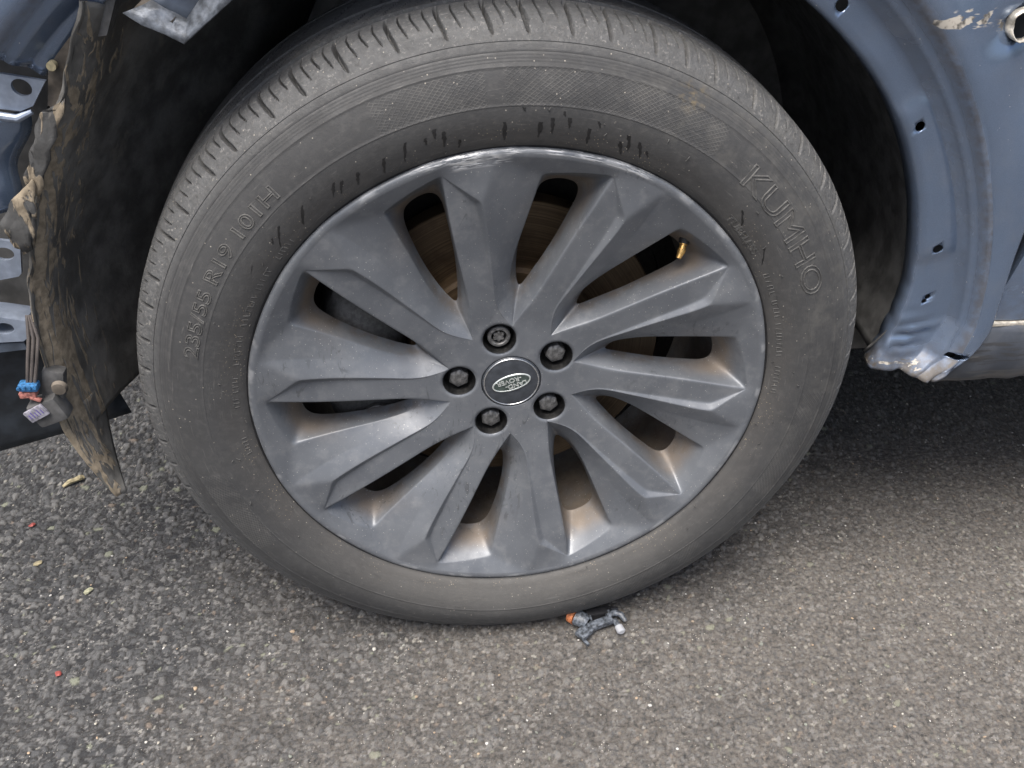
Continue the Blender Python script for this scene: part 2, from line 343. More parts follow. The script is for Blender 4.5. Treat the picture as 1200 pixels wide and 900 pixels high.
# ================================================================== GROUND: one sheet, stones modelled in the near patch
def worley(x, y, cell, seed):
    cx = np.floor(x / cell).astype(np.int64); cy = np.floor(y / cell).astype(np.int64)
    f1 = np.full(x.shape, 9.); f2 = np.full(x.shape, 9.); idr = np.zeros(x.shape, np.int64)
    for dx in (-1, 0, 1):
        for dy in (-1, 0, 1):
            ix = cx + dx; iy = cy + dy
            h = (ix * 73856093 ^ iy * 19349663 ^ seed * 83492791) & 0x7fffffff
            h = (h * 1103515245 + 12345) & 0x7fffffff; h ^= h >> 13; h = (h * 1597334677) & 0x7fffffff; h ^= h >> 15
            px = (ix + .12 + .76 * ((h & 0xfff) / 4095.)) * cell; py = (iy + .12 + .76 * (((h >> 12) & 0xfff) / 4095.)) * cell
            st_ = .7 + .6 * (((h >> 5) & 0xff) / 255.)
            d = np.hypot((x - px) * st_, (y - py) / st_) / cell
            near = d < f1
            f2 = np.where(near, f1, np.minimum(f2, d)); idr = np.where(near, h, idr); f1 = np.where(near, d, f1)
    return f1, f2, idr
def vnoise(x, y, cell, seed):
    cx = np.floor(x / cell); cy = np.floor(y / cell); fx = x / cell - cx; fy = y / cell - cy
    fx = fx * fx * (3 - 2 * fx); fy = fy * fy * (3 - 2 * fy); cx = cx.astype(np.int64); cy = cy.astype(np.int64)
    def h(i, j):
        q = (i * 374761393 + j * 668265263 + seed * 1442695041) & 0x7fffffff; q = ((q ^ (q >> 13)) * 1274126177) & 0x7fffffff
        return ((q ^ (q >> 16)) & 0xffff) / 65535.
    return (h(cx, cy) * (1 - fx) + h(cx + 1, cy) * fx) * (1 - fy) + (h(cx, cy + 1) * (1 - fx) + h(cx + 1, cy + 1) * fx) * fy

X0, X1, Y0, Y1 = -.86, 1.06, -.36, .72
xs = np.arange(X0, X1 + 1e-6, .0017); ys = np.concatenate([np.arange(Y0, .30, .00155), np.arange(.30, Y1, .0035)])
gx, gy = np.meshgrid(xs, ys, indexing='ij')
wx = gx + .0016 * (vnoise(gx, gy, .006, 3) - .5); wy = gy + .0016 * (vnoise(gx, gy, .006, 4) - .5)
f1, f2, hid = worley(wx, wy, .0088, 1); g1, g2, hid2 = worley(wx, wy, .0042, 2)
ra = (hid & 0xff) / 255.; rb = ((hid >> 8) & 0xff) / 255.; rc = ((hid >> 16) & 0x7f) / 127.; sa = (hid2 & 0xff) / 255.; sb = ((hid2 >> 9) & 0xff) / 255.
edge = np.clip((f2 - f1) / .30, 0, 1); edge2 = np.clip((g2 - g1) / .35, 0, 1)
worn = np.clip(vnoise(gx, gy, .22, 9) * .22 + vnoise(gx, gy, .07, 10) * .22 + .18 + (gx + .15) * .60 - (gy) * .70, 0, 1)     # polished and filled towards the car's rear; drop under the car paints in shade
big = (ra > .46 + .55 * worn)
hs = np.where(big, np.sqrt(edge) * (.0012 + .0034 * rb), np.sqrt(edge2) * (.0004 + .0026 * sa))
hs += (rc - .5) * .0007 * (gx - gx.mean()) * 0 + .0011 * (vnoise(gx, gy, .03, 5) - .5) + .0005 * (vnoise(gx, gy, .0024, 6) - .5)
H = hs * (1.15 - .70 * worn) - .0033
# the tyre stands in a clean spot: fade relief under it
H -= .0008 * np.exp(-((gx / .11) ** 4 + ((gy - .11) / .12) ** 4))
V = np.stack([gx, gy, H], -1).reshape(-1, 3)
nx, ny = gx.shape
F = grid_faces(nx, ny)
# outer sheet, stitched to the patch border
i_b = np.concatenate([np.arange(nx) * ny, (nx - 1) * ny + np.arange(1, ny), np.arange(nx - 2, -1, -1) * ny + ny - 1, np.arange(ny - 2, 0, -1)])
rings = [i_b]; Vall = [V]; base_i = len(V); Fall = [F]
cxy = np.array([(X0 + X1) / 2, (Y0 + Y1) / 2]); bxy = V[i_b][:, :2] - cxy
for q, (sc, ad) in enumerate(((1.25, 0), (2.2, 0), (6, 0), (30, 0), (90, 0))):
    nv = np.concatenate([cxy + bxy * sc, np.full((len(i_b), 1), -.0012)], 1); idx = base_i + np.arange(len(i_b)); base_i += len(i_b); Vall.append(nv)
    a_, b_ = rings[-1], idx
    Fall.append(np.stack([a_, b_, np.roll(b_, -1), np.roll(a_, -1)], -1)); rings.append(idx)
Va = np.concatenate(Vall); Fa = np.concatenate(Fall)
# orient up
ground = from_np('ground', Va, Fa, 'asphalt'); tag(ground, 'worn grey asphalt strewn with pale grit under the car', 'asphalt', kind='structure')
me = ground.data
nrm = np.empty(3 * len(me.polygons), np.float32); me.polygons.foreach_get('normal', nrm)
if nrm.reshape(-1, 3)[:, 2].mean() < 0: me.flip_normals()
tone = np.where(big, rb * .88, sb)[..., None]
dark = np.array([.024, .025, .027]); midc = np.array([.082, .083, .084]); lite = np.array([.200, .197, .190])
colr = np.where(tone < .55, dark + (midc - dark) * (tone / .55), midc + (lite - midc) * np.clip((tone - .55) / .45, 0, 1) ** 1.8)
pick = np.where(big, rc * .982, ((hid2 >> 18) & 0x7f) / 127.)[..., None]
colr = np.where(pick > .985, np.array([.29, .28, .25]), colr); colr = np.where((pick > .976) & (pick <= .985), np.array([.17, .14, .115]), colr)
colr = np.where((pick > .965) & (pick <= .976), np.array([.20, .21, .16]), colr)
binder = np.array([.016, .016, .017]) + worn[..., None] * np.array([.050, .043, .036])
e_ = np.where(big, edge, edge2)[..., None]
colr = binder + (colr - binder) * np.clip(e_ * 2.2 - .25, 0, 1)
cA = np.concatenate([colr.reshape(-1, 3), np.tile([[.070, .066, .061]], (len(Va) - len(V), 1))]); dA = np.concatenate([np.clip(worn * 1.0 - .20, 0, .50).ravel(), np.full(len(Va) - len(V), .35)])
cattr(me, 'stone', cA); fattr(me, 'dust', dA)
del V, F, Va, Fa, gx, gy

# ================================================================== CAR
car = empty('car'); tag(car, 'slate blue car with torn wheel arch, hanging liner and dark ten spoke wheel', 'car')
wheel = empty('wheel', (0, 0, ZC), car)

# ------------------------------------------------------------------ tyre
PROF = [(.2555, .030), (.2560, .010), (.2605, .0020), (.2628, -.0012), (.2648, -.0030)]
KEY = np.array([(.2628, -.0012), (.2668, -.0038), (.2760, -.0090), (.2870, -.0121), (.2980, -.0131), (.3100, -.0122), (.3220, -.0096), (.3340, -.0052), (.3440, .0002), (.3505, .0056), (.3550, .0100)])
KC = np.polyfit(KEY[:, 0] - .31, KEY[:, 1], 5)
for r_ in np.concatenate([np.arange(.2665, .3000, .0030), [.2998, .3003, .3009, .3014], np.arange(.3035, .3290, .0030), [.3294, .3299, .3305, .3310], [.3335, .3365, .3390, .3396, .3402, .3408, .3425, .3450, .3463, .3469, .3475, .3481, .3498]]):
    y_ = float(np.polyval(KC, r_ - .31)); y_ -= .0003 * (r_ in (.3003, .3009, .3299, .3305)); y_ += .0004 * (r_ == .3402) + .0008 * (r_ == .3469)
    if .2665 <= r_ < .2700: y_ -= .0006
    PROF.append((r_, y_))
TREAD = []
for y_ in np.concatenate([np.arange(.0072, .0520, .0017), [.0525, .0532, .0545, .0605, .0618, .0625], np.arange(.065, .090, .003), [.0922, .093, .0945, .1005, .102, .1028], np.arange(.106, .165, .006), [.168, .169, .177, .178, .19, .20, .21]]):
    e = abs(y_ - .110)
    r_ = .3712 - .0045 * (e / .085) ** 2 if e < .07 else .3712 - .0045 * (.07 / .085) ** 2 - .0200 * ((e - .07) / .0345) ** 2.5
    TREAD.append((r_, y_))
INN = [(.343, .220), (.325, .230), (.300, .233), (.275, .226), (.258, .214)]
prof = np.array(PROF + TREAD + INN); nrow = len(prof); NS = 4800
th = np.arange(NS) * 2 * math.pi / NS
rr = np.tile(prof[:, 0], (NS, 1)); yy = np.tile(prof[:, 1], (NS, 1)); tt = np.tile(th[:, None], (1, nrow))
isT = np.zeros(nrow, bool); isT[len(PROF):len(PROF) + len(TREAD)] = True
py = prof[:, 1]
circ = isT & (((py > .0530) & (py < .0620)) | ((py > .0935) & (py < .1015)) | ((py > .1685) & (py < .1775)))
rr[:, circ] -= .0065
# lateral grooves and sipes of the outer shoulder
pos = 0.; cutm = np.zeros((NS, nrow)); shoulder = isT & (py < .0525); ct = isT & (py >= .0625) & (py < .0925); midt = isT & (py > .103) & (py < .168)
pitches = []
while pos < 2 * math.pi - .05:
    p_ = random.choice((.084, .092, .104, .114, .124)); pitches.append((pos, p_)); pos += p_
arc = lambda a: (tt - a + math.pi) % (2 * math.pi) - math.pi
for a0, p_ in pitches:
    def groove(a_, half, y0, y1, dep, rowmask, lean, bow=0.):
        s = np.clip((yy - y0) / (y1 - y0), 0, 1); m = (yy >= y0) & (yy <= y1) & rowmask[None, :]
        k = np.clip(1.35 - np.abs(arc(a_ + lean * (s - .5) + bow * (s - .5) ** 2) * .36) / half, 0, 1)
        ends = np.clip(np.minimum(s, 1 - s) * 9 + .10, 0, 1)
        np.maximum(cutm, np.where(m, k * dep * ends, 0), out=cutm)
    groove(a0, .0015, .0085, .0505, .0080, shoulder, -.012, .035)
    n_ = 3 if p_ > .11 else 2
    for q in range(n_):
        groove(a0 + p_ * (q + 1) / (n_ + 1), .0006, .0145 + .003 * (q % 2), .0500, .0055, shoulder, -.012, .035)
    for q in range(3): groove(a0 + p_ * (q + .4) / 3, .0006, .0630, .0920, .002, ct, .05)
    groove(a0 + p_ * .2, .0016, .104, .167, .003, midt, .08)
rr -= cutm
z_ = rr * np.cos(tt); x_ = rr * np.sin(tt)
# weight of the car: flat contact patch and a fuller lower sidewall
low = np.clip((-z_ - .24) / .11, 0, 1) * np.exp(-(x_ / .16) ** 2)
side = np.exp(-((rr - .31) / .028) ** 2)
yy = yy - .0060 * low * side * (yy < .1) + .006 * low * side * (yy >= .1)
z_ = np.where(z_ < -ZC - .0004, -ZC - .0004 - .0006 * np.tanh((-z_ - ZC) / .01), z_)
V = np.stack([x_, yy, z_], -1).reshape(-1, 3)
tyre = from_np('tyre', V, grid_faces(NS, nrow, True)[:, ::-1], 'rubber', wheel, angle=38)
SWr = np.array([p[0] for p in PROF]); SWy = np.array([p[1] for p in PROF])
def sw(r, th_d, lift=.0):
    y = float(np.interp(r, SWr[3:], SWy[3:])) - lift; z = r * math.cos(R(th_d)); x = r * math.sin(R(th_d))
    lo = min(max((-z - .24) / .11, 0), 1) * math.exp(-(x / .16) ** 2)
    return (x, y - .006 * lo * math.exp(-((r - .31) / .028) ** 2), z)
def sidewall_text(body, r0, th0, size, step=None, outline=0., extrude=.0004, lift=.0002, mat='rubber_letter', squash=1., label=None):
    me = text_mesh(body, size, extrude, outline)
    co = np.empty(3 * len(me.vertices), np.float32); me.vertices.foreach_get('co', co); co = co.reshape(-1, 3)
    out = np.array([sw(r0 + v[1], th0 + math.degrees(v[0] * squash / r0), lift + v[2]) for v in co], np.float32)
    me.vertices.foreach_set('co', out.ravel()); me.flip_normals(); me.update()
    o = link('lettering', me, mat, wheel, smooth=False)
    return o
sidewall_text('235/55 R19 101H', .3112, -59.2, .0178, outline=.0005, squash=1.50)
sidewall_text('KUMHO', .3085, 54.5, .030, outline=.0006, squash=1.42)
sidewall_text('TUBELESS', .2712, 50.0, .0092, outline=.00035, squash=1.28)
# worn, unreadable small moulding round the bead: short raised strokes in groups
bm = bmesh.new()
def stroke(r0, r1, t0, t1, w_=.00045, h=.0004):
    p0 = Vector(sw(r0, t0)); p1 = Vector(sw(r1, t1)); d_ = (p1 - p0).normalized(); s_ = d_.cross(Vector((0, 1, 0))).normalized() * w_; up = Vector((0, -h, 0)); dn = Vector((0, .0004, 0))
    v = [bm.verts.new(p) for p in (p0 - s_ + dn, p0 + s_ + dn, p1 + s_ + dn, p1 - s_ + dn, p0 - s_ * .5 + up, p0 + s_ * .5 + up, p1 + s_ * .5 + up, p1 - s_ * .5 + up)]
    for f in ((4, 5, 6, 7), (0, 1, 5, 4), (1, 2, 6, 5), (2, 3, 7, 6), (3, 0, 4, 7)): bm.faces.new([v[i] for i in f])
for a0, a1 in ((-88, -85), (-84.2, -80.5), (-77.5, -73), (-72, -70.5), (-68, -61), (-59.5, -54), (-52, -47), (61, 66), (68, 72), (74, 83), (85, 92), (-100, -96)):
    a_ = a0
    while a_ < a1:
        k = random.random()
        stroke(.2695, .2745, a_, a_ + random.uniform(-.25, .25))
        if k > .45: stroke(.2695 if k > .7 else .2745, .2695 if k > .7 else .2745, a_, a_ + .75)
        a_ += random.uniform(.8, 1.25)
o = bm_obj('lettering', bm, 'rubber_letter', wheel, smooth=False); o['kind'] = 'stuff'
# moulding hairs on the bead ring
for a_ in (-92, -68, -37, -14, 6.5, 27, 52, 84, 101, 128, -118, 160):
    bm = bmesh.new(); p0 = np.array(sw(.2665, a_)); d_ = np.array((random.uniform(-.3, .3), -1, random.uniform(-.2, .6)))
    tube(bm, [p0, p0 + d_ * .0022, p0 + d_ * .004 + np.array((.0006, 0, .0008))], [.0005, .00045, .0002], 5)
    bm_obj('rubber_hair', bm, 'rubber_letter', wheel)
for _ in range(26):
    a_ = random.uniform(-130, 150); r_ = random.uniform(.276, .298); bm = bmesh.new(); p0 = np.array(sw(r_, a_))
    t_ = np.array((random.uniform(-1, 1), 0, random.uniform(-1, 1))); tube(bm, [p0, p0 + np.array((0, -.0012, 0)) + t_ * .001, p0 + np.array((0, -.0012, 0)) + t_ * .004], [.0005, .0005, .0002], 5)
    bm_obj('rubber_hair', bm, 'rubber_letter', wheel)
# dark drips run down the sidewall above the rim
DR = [(.2883, -19.89, .2714, -21.36), (.287, -3.22, .2696, -3.27), (.2875, -13.28, .2732, -13.87), (.2917, -14.77, .283, -14.97), (.2766, -11.04, .2688, -11.46), (.2863, 2.81, .2718, 2.84), (.2903, 4.68, .2759, 5.03), (.2916, 7.5, .2823, 7.83), (.2848, 11.25, .2702, 11.7), (.2871, 18.25, .2733, 19.46), (.2846, 20.6, .2712, 22.13), (.2796, 17.38, .268, 18.58), (.2829, -24.39, .2691, -25.6), (.2863, -33.77, .2757, -35.59), (.2836, -32.47, .2736, -34.21), (.2828, -29.38, .2717, -30.76), (.2875, -40.64, .2739, -43.34), (.2895, -46.07, .2759, -49.54), (.287, -55.22, .2844, -56.72), (.2869, -48.75, .2827, -49.57), (.2845, 45.23, .2744, 48.31), (.2816, 54.74, .272, 58.55), (.2753, 66.74, .274, 68.85), (.2862, -16.57, .2798, -16.84), (.2924, 12.32, .2872, 13.02), (.299, -.12, .2955, .09), (.2967, 6.38, .2926, 6.72), (.2793, 22.53, .2744, 23.39)]
for r0, t0, r1, t1 in DR:
    n = 9; L = []; Rr = []
    L_ = abs(r0 - r1); w0 = .0025 if L_ > .008 else .0018
    for i in range(n):
        s = i / (n - 1); r_ = r0 + (r1 - r0) * s; t_ = t0 + (t1 - t0) * s + random.uniform(-.10, .10)
        hw = w0 * (.25 + .75 * math.sin(math.pi * min(1, .16 + .80 * s)) ** .6) * random.uniform(.45, 1.1) * (1 - .45 * s)
        dt = math.degrees(hw / r_); L.append(sw(r_, t_ - dt, .00018)); Rr.append(sw(r_, t_ + dt, .00018))
    m_ = [tuple((np.array(p) + np.array(q)) / 2 - np.array((0, .00016, 0))) for p, q in zip(L, Rr)]
    vs = L + m_ + Rr; fs = []
    for i in range(n - 1): fs += [(i, i + 1, n + i + 1, n + i), (n + i, n + i + 1, 2 * n + i + 1, 2 * n + i)]
    mesh_obj('drip_mark', vs, fs, 'drip', wheel)

# ------------------------------------------------------------------ alloy wheel: ten identical swept spokes, quad patches then subdivided
def dlin(r): return .0240 if r < .074 else .0240 - (r - .074) / (.2461 - .074) * .0240
def poly3(pts, ts):                           # resample a polar polyline smoothly at parameters ts
    p = np.array([pol(*q) for q in pts]); s = np.concatenate([[0], np.cumsum(np.linalg.norm(np.diff(p, axis=0), axis=1))]); s /= s[-1]
    out = np.empty((len(ts), 3))
    for k in range(3): out[:, k] = np.interp(ts, s, p[:, k])
    return out
def smooth_line(pts, n=60):                   # Catmull-Rom in polar space
    p = np.array(pts, float); q = np.vstack([2 * p[0] - p[1], p, 2 * p[-1] - p[-2]]); out = []
    for i in range(1, len(q) - 2):
        for t in np.linspace(0, 1, 12, endpoint=False):
            a_, b_, c_, d_ = q[i - 1:i + 3]
            out.append(.5 * ((2 * b_) + (c_ - a_) * t + (2 * a_ - 5 * b_ + 4 * c_ - d_) * t * t + (3 * b_ - a_ - 3 * c_ + d_) * t ** 3))
    out.append(p[-1]); return out
TN = np.array([0, .035, .10, .19, .28, .37, .46, .55, .64, .73, .82, .90, .96, 1.])
AC = np.array([0, .15, .5, .85, 1.])          # across a facet, with support loops
AC2 = np.array([0, .08, .5, .92, 1.])
DP = np.array([0, .12, .5, 1.])
Vk = (.0666, 107.56, .0240); Vp = (.0666, 71.56, .0240)
Bt = (.2461, 91.8, .0004); Ck = (.2141, 98.9, -.0016); Cl = (.2122, 97.2, .0046); Dk = (.2335, 113.0, .0076); Ek = (.2530, 103.15, -.0030)
R1l = smooth_line([(.0666, 71.56, .0240), (.078, 76.2, .0238), (.092, 81.0, .0218), (.112, 84.6, .0192), (.140, 86.9, .0150), (.170, 88.6, .0106), (.200, 90.0, .0062), (.225, 91.0, .0028), Bt])
R2c = smooth_line([Vk, (.0745, 103.2, .0238), (.086, 98.9, .0226), (.100, 97.6, .0206), (.120, 98.2, .0172), (.145, 98.7, .0128), (.175, 99.1, .0070), (.198, 99.2, .0016), Ck])
R2f = smooth_line([Vk, (.0743, 102.8, .0239), (.0856, 98.2, .0230), (.0994, 96.7, .0213), (.1190, 97.0, .0186), (.1440, 97.2, .0152), (.1736, 97.4, .0110), (.1960, 97.4, .0074), Cl])
R3l = smooth_line([Vk, (.082, 107.6, .0300), (.096, 106.6, .0350), (.115, 106.5, .0348), (.140, 107.9, .0308), (.170, 110.2, .0245), (.200, 111.9, .0175), (.220, 112.7, .0122), Dk])
VAL = smooth_line([Vk, (.082, 109.9, .0330), (.1000, 111.9, .0425)])                       # valley floor between two spokes
WA = smooth_line([(.1000, 111.9, .0425), (.118, 110.0, .0465), (.145, 110.3, .0470), (.175, 111.9, .0460), (.200, 113.6, .0450), (.212, 115.0, .0440), (.2165, 117.4, .0430)])      # deep edge under R3
WB = smooth_line([(.1000, 111.9, .0425), (.118, 117.4, .0460), (.145, 121.8, .0465), (.175, 124.0, .0455), (.200, 125.0, .0445), (.213, 125.0, .0435), (.2180, 122.8, .0430)])     # deep edge under the next spoke's R1
def shift(pts, da): return [(p[0], p[1] + da, p[2]) for p in pts]
def lerp(a_, b_, ts): return np.array([np.array(a_) * (1 - t) + np.array(b_) * t for t in ts])
def coons(L, Rt, B, T):
    """L,Rt: n x 3 sides (t), B,T: m x 3 ends (s)"""
    n, m = len(L), len(B); out = np.empty((n, m, 3))
    ti = TNp = np.linspace(0, 1, n) if n != len(TN) else TN
    s_ = np.linspace(0, 1, m)
    sl = np.concatenate([[0], np.cumsum(np.linalg.norm(np.diff(T, axis=0), axis=1))]); s_ = sl / sl[-1]
    for i in range(n):
        t = ti[i]
        for j in range(m):
            s = s_[j]
            out[i, j] = (1 - s) * L[i] + s * Rt[i] + (1 - t) * (B[j] - (1 - s) * B[0] - s * B[-1]) + t ** 6 * (T[j] - (1 - s) * T[0] - s * T[-1])
    return out
PV, PF, PT = [], [], []                        # vertices, faces, tag
def add_patch(G, tagid, flip=False):
    n, m = G.shape[:2]; o0 = sum(len(v) for v in PV); PV.append(G.reshape(-1, 3))
    f = grid_faces(n, m) + o0; f = f[:, ::-1] if flip else f
    PF.extend(f.tolist()); PT.extend([tagid] * len(f))
def rot_y(G, deg):
    c_, s_ = math.cos(R(deg)), math.sin(R(deg)); out = G.copy(); out[..., 0] = G[..., 0] * c_ + G[..., 2] * s_; out[..., 2] = -G[..., 0] * s_ + G[..., 2] * c_; return out
r1 = poly3(R1l, TN); r2c = poly3(R2c, TN); r2f = poly3(R2f, TN); r3 = poly3(R3l, TN); NV = 3; tv = TN[:NV + 1] / TN[NV]; tw_ = (TN[NV:] - TN[NV]) / (1 - TN[NV])
def deep(W, da): return np.concatenate([poly3(shift(VAL, da), tv), poly3(shift(W, da), tw_)[1:]])
wa = deep(WA, 0)
wb_prev = deep(WB, -36)           # deep edge that belongs to this spoke's R1
wa_prev = deep(WA, -36)
hub_edge = np.array([pol(.0666 - .0065 * math.sin(math.pi * s), 71.56 + 36 * s, .0240 + .0003 * math.sin(math.pi * s)) for s in AC])
P_B, P_C, P_Cl, P_D, P_E = pol(*Bt), pol(*Ck), pol(*Cl), pol(*Dk), pol(*Ek)
BClo = lerp(P_B, P_Cl, AC); BC = lerp(P_B, P_C, AC)
BC[0] = BClo[0]
FB = lambda th_: pol(.2530, th_, -.0030)
CE = lerp(P_C, P_E, AC2); ED = lerp(P_E, P_D, AC2)
Barc = lerp(P_B, FB(91.8), AC2)
arc_BE = np.array([FB(91.8 + (103.15 - 91.8) * s) for s in AC]); arc_EB = np.array([FB(67.15 + (91.8 - 67.15) * s) for s in AC])
D_prev = pol(Dk[0], Dk[1] - 36, Dk[2]); E_prev = pol(Ek[0], Ek[1] - 36, Ek[2])
DB = lerp(D_prev, P_B, AC)
# bow the ledge edge between D and B to keep it round
for i, s in enumerate(AC): DB[i] *= np.array([1 + .010 * math.sin(math.pi * s), 1, 1 + .010 * math.sin(math.pi * s)])
sect = []
sect.append((coons(r1, r2f, hub_edge, BClo), 'spoke'))
sect.append((np.stack([r2f * (1 - t) + r2c * t for t in (0, .25, .75, 1)], 1), 'spoke'))
top = np.concatenate([CE, ED[1:]]); pt0 = np.repeat(pol(*Vk)[None], len(top), 0)
F2 = coons(r2c, r3, pt0, top); sect.append((F2, 'spoke'))
sect.append((np.stack([BClo * (1 - t) + BC * t for t in (0, .25, .75, 1)], 0)[:, ::1], 'spoke'))
P3 = np.stack([BC * (1 - t) + arc_BE * t for t in AC2], 0); P3[:, 0] = Barc; P3[:, -1] = CE; sect.append((P3, 'rim'))
P4 = np.stack([DB * (1 - t) + arc_EB * t for t in AC2], 0); P4[:, 0] = lerp(D_prev, E_prev, AC2); P4[:, -1] = Barc; sect.append((P4, 'rim'))
w_end = lerp(wa_prev[-1], wb_prev[-1], AC)
for i, s in enumerate(AC): w_end[i] *= np.array([1 + .008 * math.sin(math.pi * s), 1, 1 + .008 * math.sin(math.pi * s)])
P5 = np.stack([DB * (1 - t) + w_end * t for t in DP], 0); sect.append((P5, 'rim'))
sect.append((np.stack([r1 * (1 - t) + wb_prev * t for t in DP], 1), 'spoke'))
sect.append((np.stack([r3 * (1 - t) + wa * t for t in DP], 1), 'spoke'))
hub_rings = [hub_edge]
for rq, dq in ((.058, .0243), (.050, .0243), (.042, .0243), (.035, .0243), (.0318, .0244), (.0312, .0252), (.0310, .032)):
    hub_rings.append(np.array([pol(rq, 71.56 + 36 * s, dq) for s in AC]))
sect.append((np.stack(hub_rings, 0), 'hub'))
fl = [np.concatenate([arc_EB, arc_BE[1:]])]
ths = np.concatenate([67.15 + (91.8 - 67.15) * AC, (91.8 + (103.15 - 91.8) * AC)[1:]])
for rq, dq in ((.2542, -.0034), (.2566, -.0038), (.2592, -.0034), (.2609, -.0018), (.2615, .0012), (.2590, .0060), (.2520, .0110), (.2440, .0160), (.2400, .030), (.2360, .070), (.2300, .110), (.2300, .190), (.238, .20)):
    fl.append(np.array([pol(rq, t, dq) for t in ths]))
sect.append((np.stack(fl, 0), 'rim'))
TAGS = {'rim': 0, 'hub': 1}
for k in range(10):
    for G, tg in sect: add_patch(rot_y(G, 36 * k), TAGS.get(tg, 2 + k))
bm = bmesh.new()
allv = np.concatenate(PV); bv = [bm.verts.new(v) for v in allv]; bm.verts.ensure_lookup_table()
for f, t in zip(PF, PT):
    try: fc = bm.faces.new([bv[i] for i in f]); fc.material_index = t
    except ValueError: pass
bmesh.ops.remove_doubles(bm, verts=bm.verts, dist=2e-5)
bmesh.ops.dissolve_degenerate(bm, dist=1e-6, edges=bm.edges)
bmesh.ops.recalc_face_normals(bm, faces=bm.faces)
me = bpy.data.meshes.new('rim_cage'); bm.to_mesh(me); bm.free()
for i in range(12): me.materials.append(M['wheel_paint'])
tmp = bpy.data.objects.new('rim_cage', me); COL.objects.link(tmp)
sm_ = tmp.modifiers.new('s', 'SUBSURF'); sm_.levels = sm_.render_levels = 3; sm_.boundary_smooth = 'PRESERVE_CORNERS'
bpy.context.view_layer.update()
full = bpy.data.meshes.new_from_object(tmp.evaluated_get(bpy.context.evaluated_depsgraph_get()))
bpy.data.objects.remove(tmp)
nv = len(full.vertices); co = np.empty(nv * 3, np.float32); full.vertices.foreach_get('co', co); co = co.reshape(-1, 3).astype(np.float64)
npoly = len(full.polygons); mi = np.empty(npoly, np.int32); full.polygons.foreach_get('material_index', mi)
lv = np.empty(len(full.loops), np.int32); full.loops.foreach_get('vertex_index', lv)
ls = np.empty(npoly, np.int32); full.polygons.foreach_get('loop_start', ls); lt = np.empty(npoly, np.int32); full.polygons.foreach_get('loop_total', lt)
assert (lt == 4).all(); quads = lv.reshape(-1, 4)
# nut pockets: snap vertices to the bore circle, drop the faces inside, round the mouth
BOLT_A = [-13.96 + 72 * k for k in range(5)]; BR, PR = .0540, .0168
kill = np.zeros(npoly, bool); fc = co[quads].mean(1)
for a_ in BOLT_A:
    c_ = pol(BR, a_, 0); d = co[:, [0, 2]] - c_[[0, 2]]; rho = np.hypot(d[:, 0], d[:, 1]); front = co[:, 1] < .028
    near = front & (np.abs(rho - PR) < .00125); sc_ = np.where(near, PR / np.maximum(rho, 1e-6), 1)
    co[near, 0] = c_[0] + d[near, 0] * sc_[near]; co[near, 2] = c_[2] + d[near, 1] * sc_[near]
    rho2 = np.where(near, PR, rho); lipm = front & (rho2 >= PR - 1e-6) & (rho2 < PR + .0040)
    co[lipm, 1] += .0022 * (1 - (rho2[lipm] - PR) / .0040) ** 2
    fcd = co[quads].mean(1); kill |= (np.hypot(fcd[:, 0] - c_[0], fcd[:, 2] - c_[2]) < PR - .00015) & (fcd[:, 1] < .028)
full.vertices.foreach_set('co', co.astype(np.float32).ravel()); full.update()
vn = np.empty(nv * 3, np.float32); full.vertex_normals.foreach_get('vector', vn); vn = vn.reshape(-1, 3)
def sub_mesh(name, sel):
    q = quads[sel]; u, inv = np.unique(q, return_inverse=True)
    o = from_np(name, co[u], inv.reshape(-1, 4), 'wheel_paint', wheel)
    o.data.normals_split_custom_set_from_vertices([tuple(v) for v in vn[u]])
    return o
sub_mesh('rim', mi == 0); sub_mesh('hub', (mi == 1) & ~kill)
for k in range(10): sub_mesh('spoke', (mi == 2 + k) & ~kill)
# dark bead seat between rim and tyre
revolve('bead_seal', [(.2600, .001), (.2622, -.0006), (.2636, -.0012), (.2640, .003), (.259, .012)], 'bead', wheel, 240)
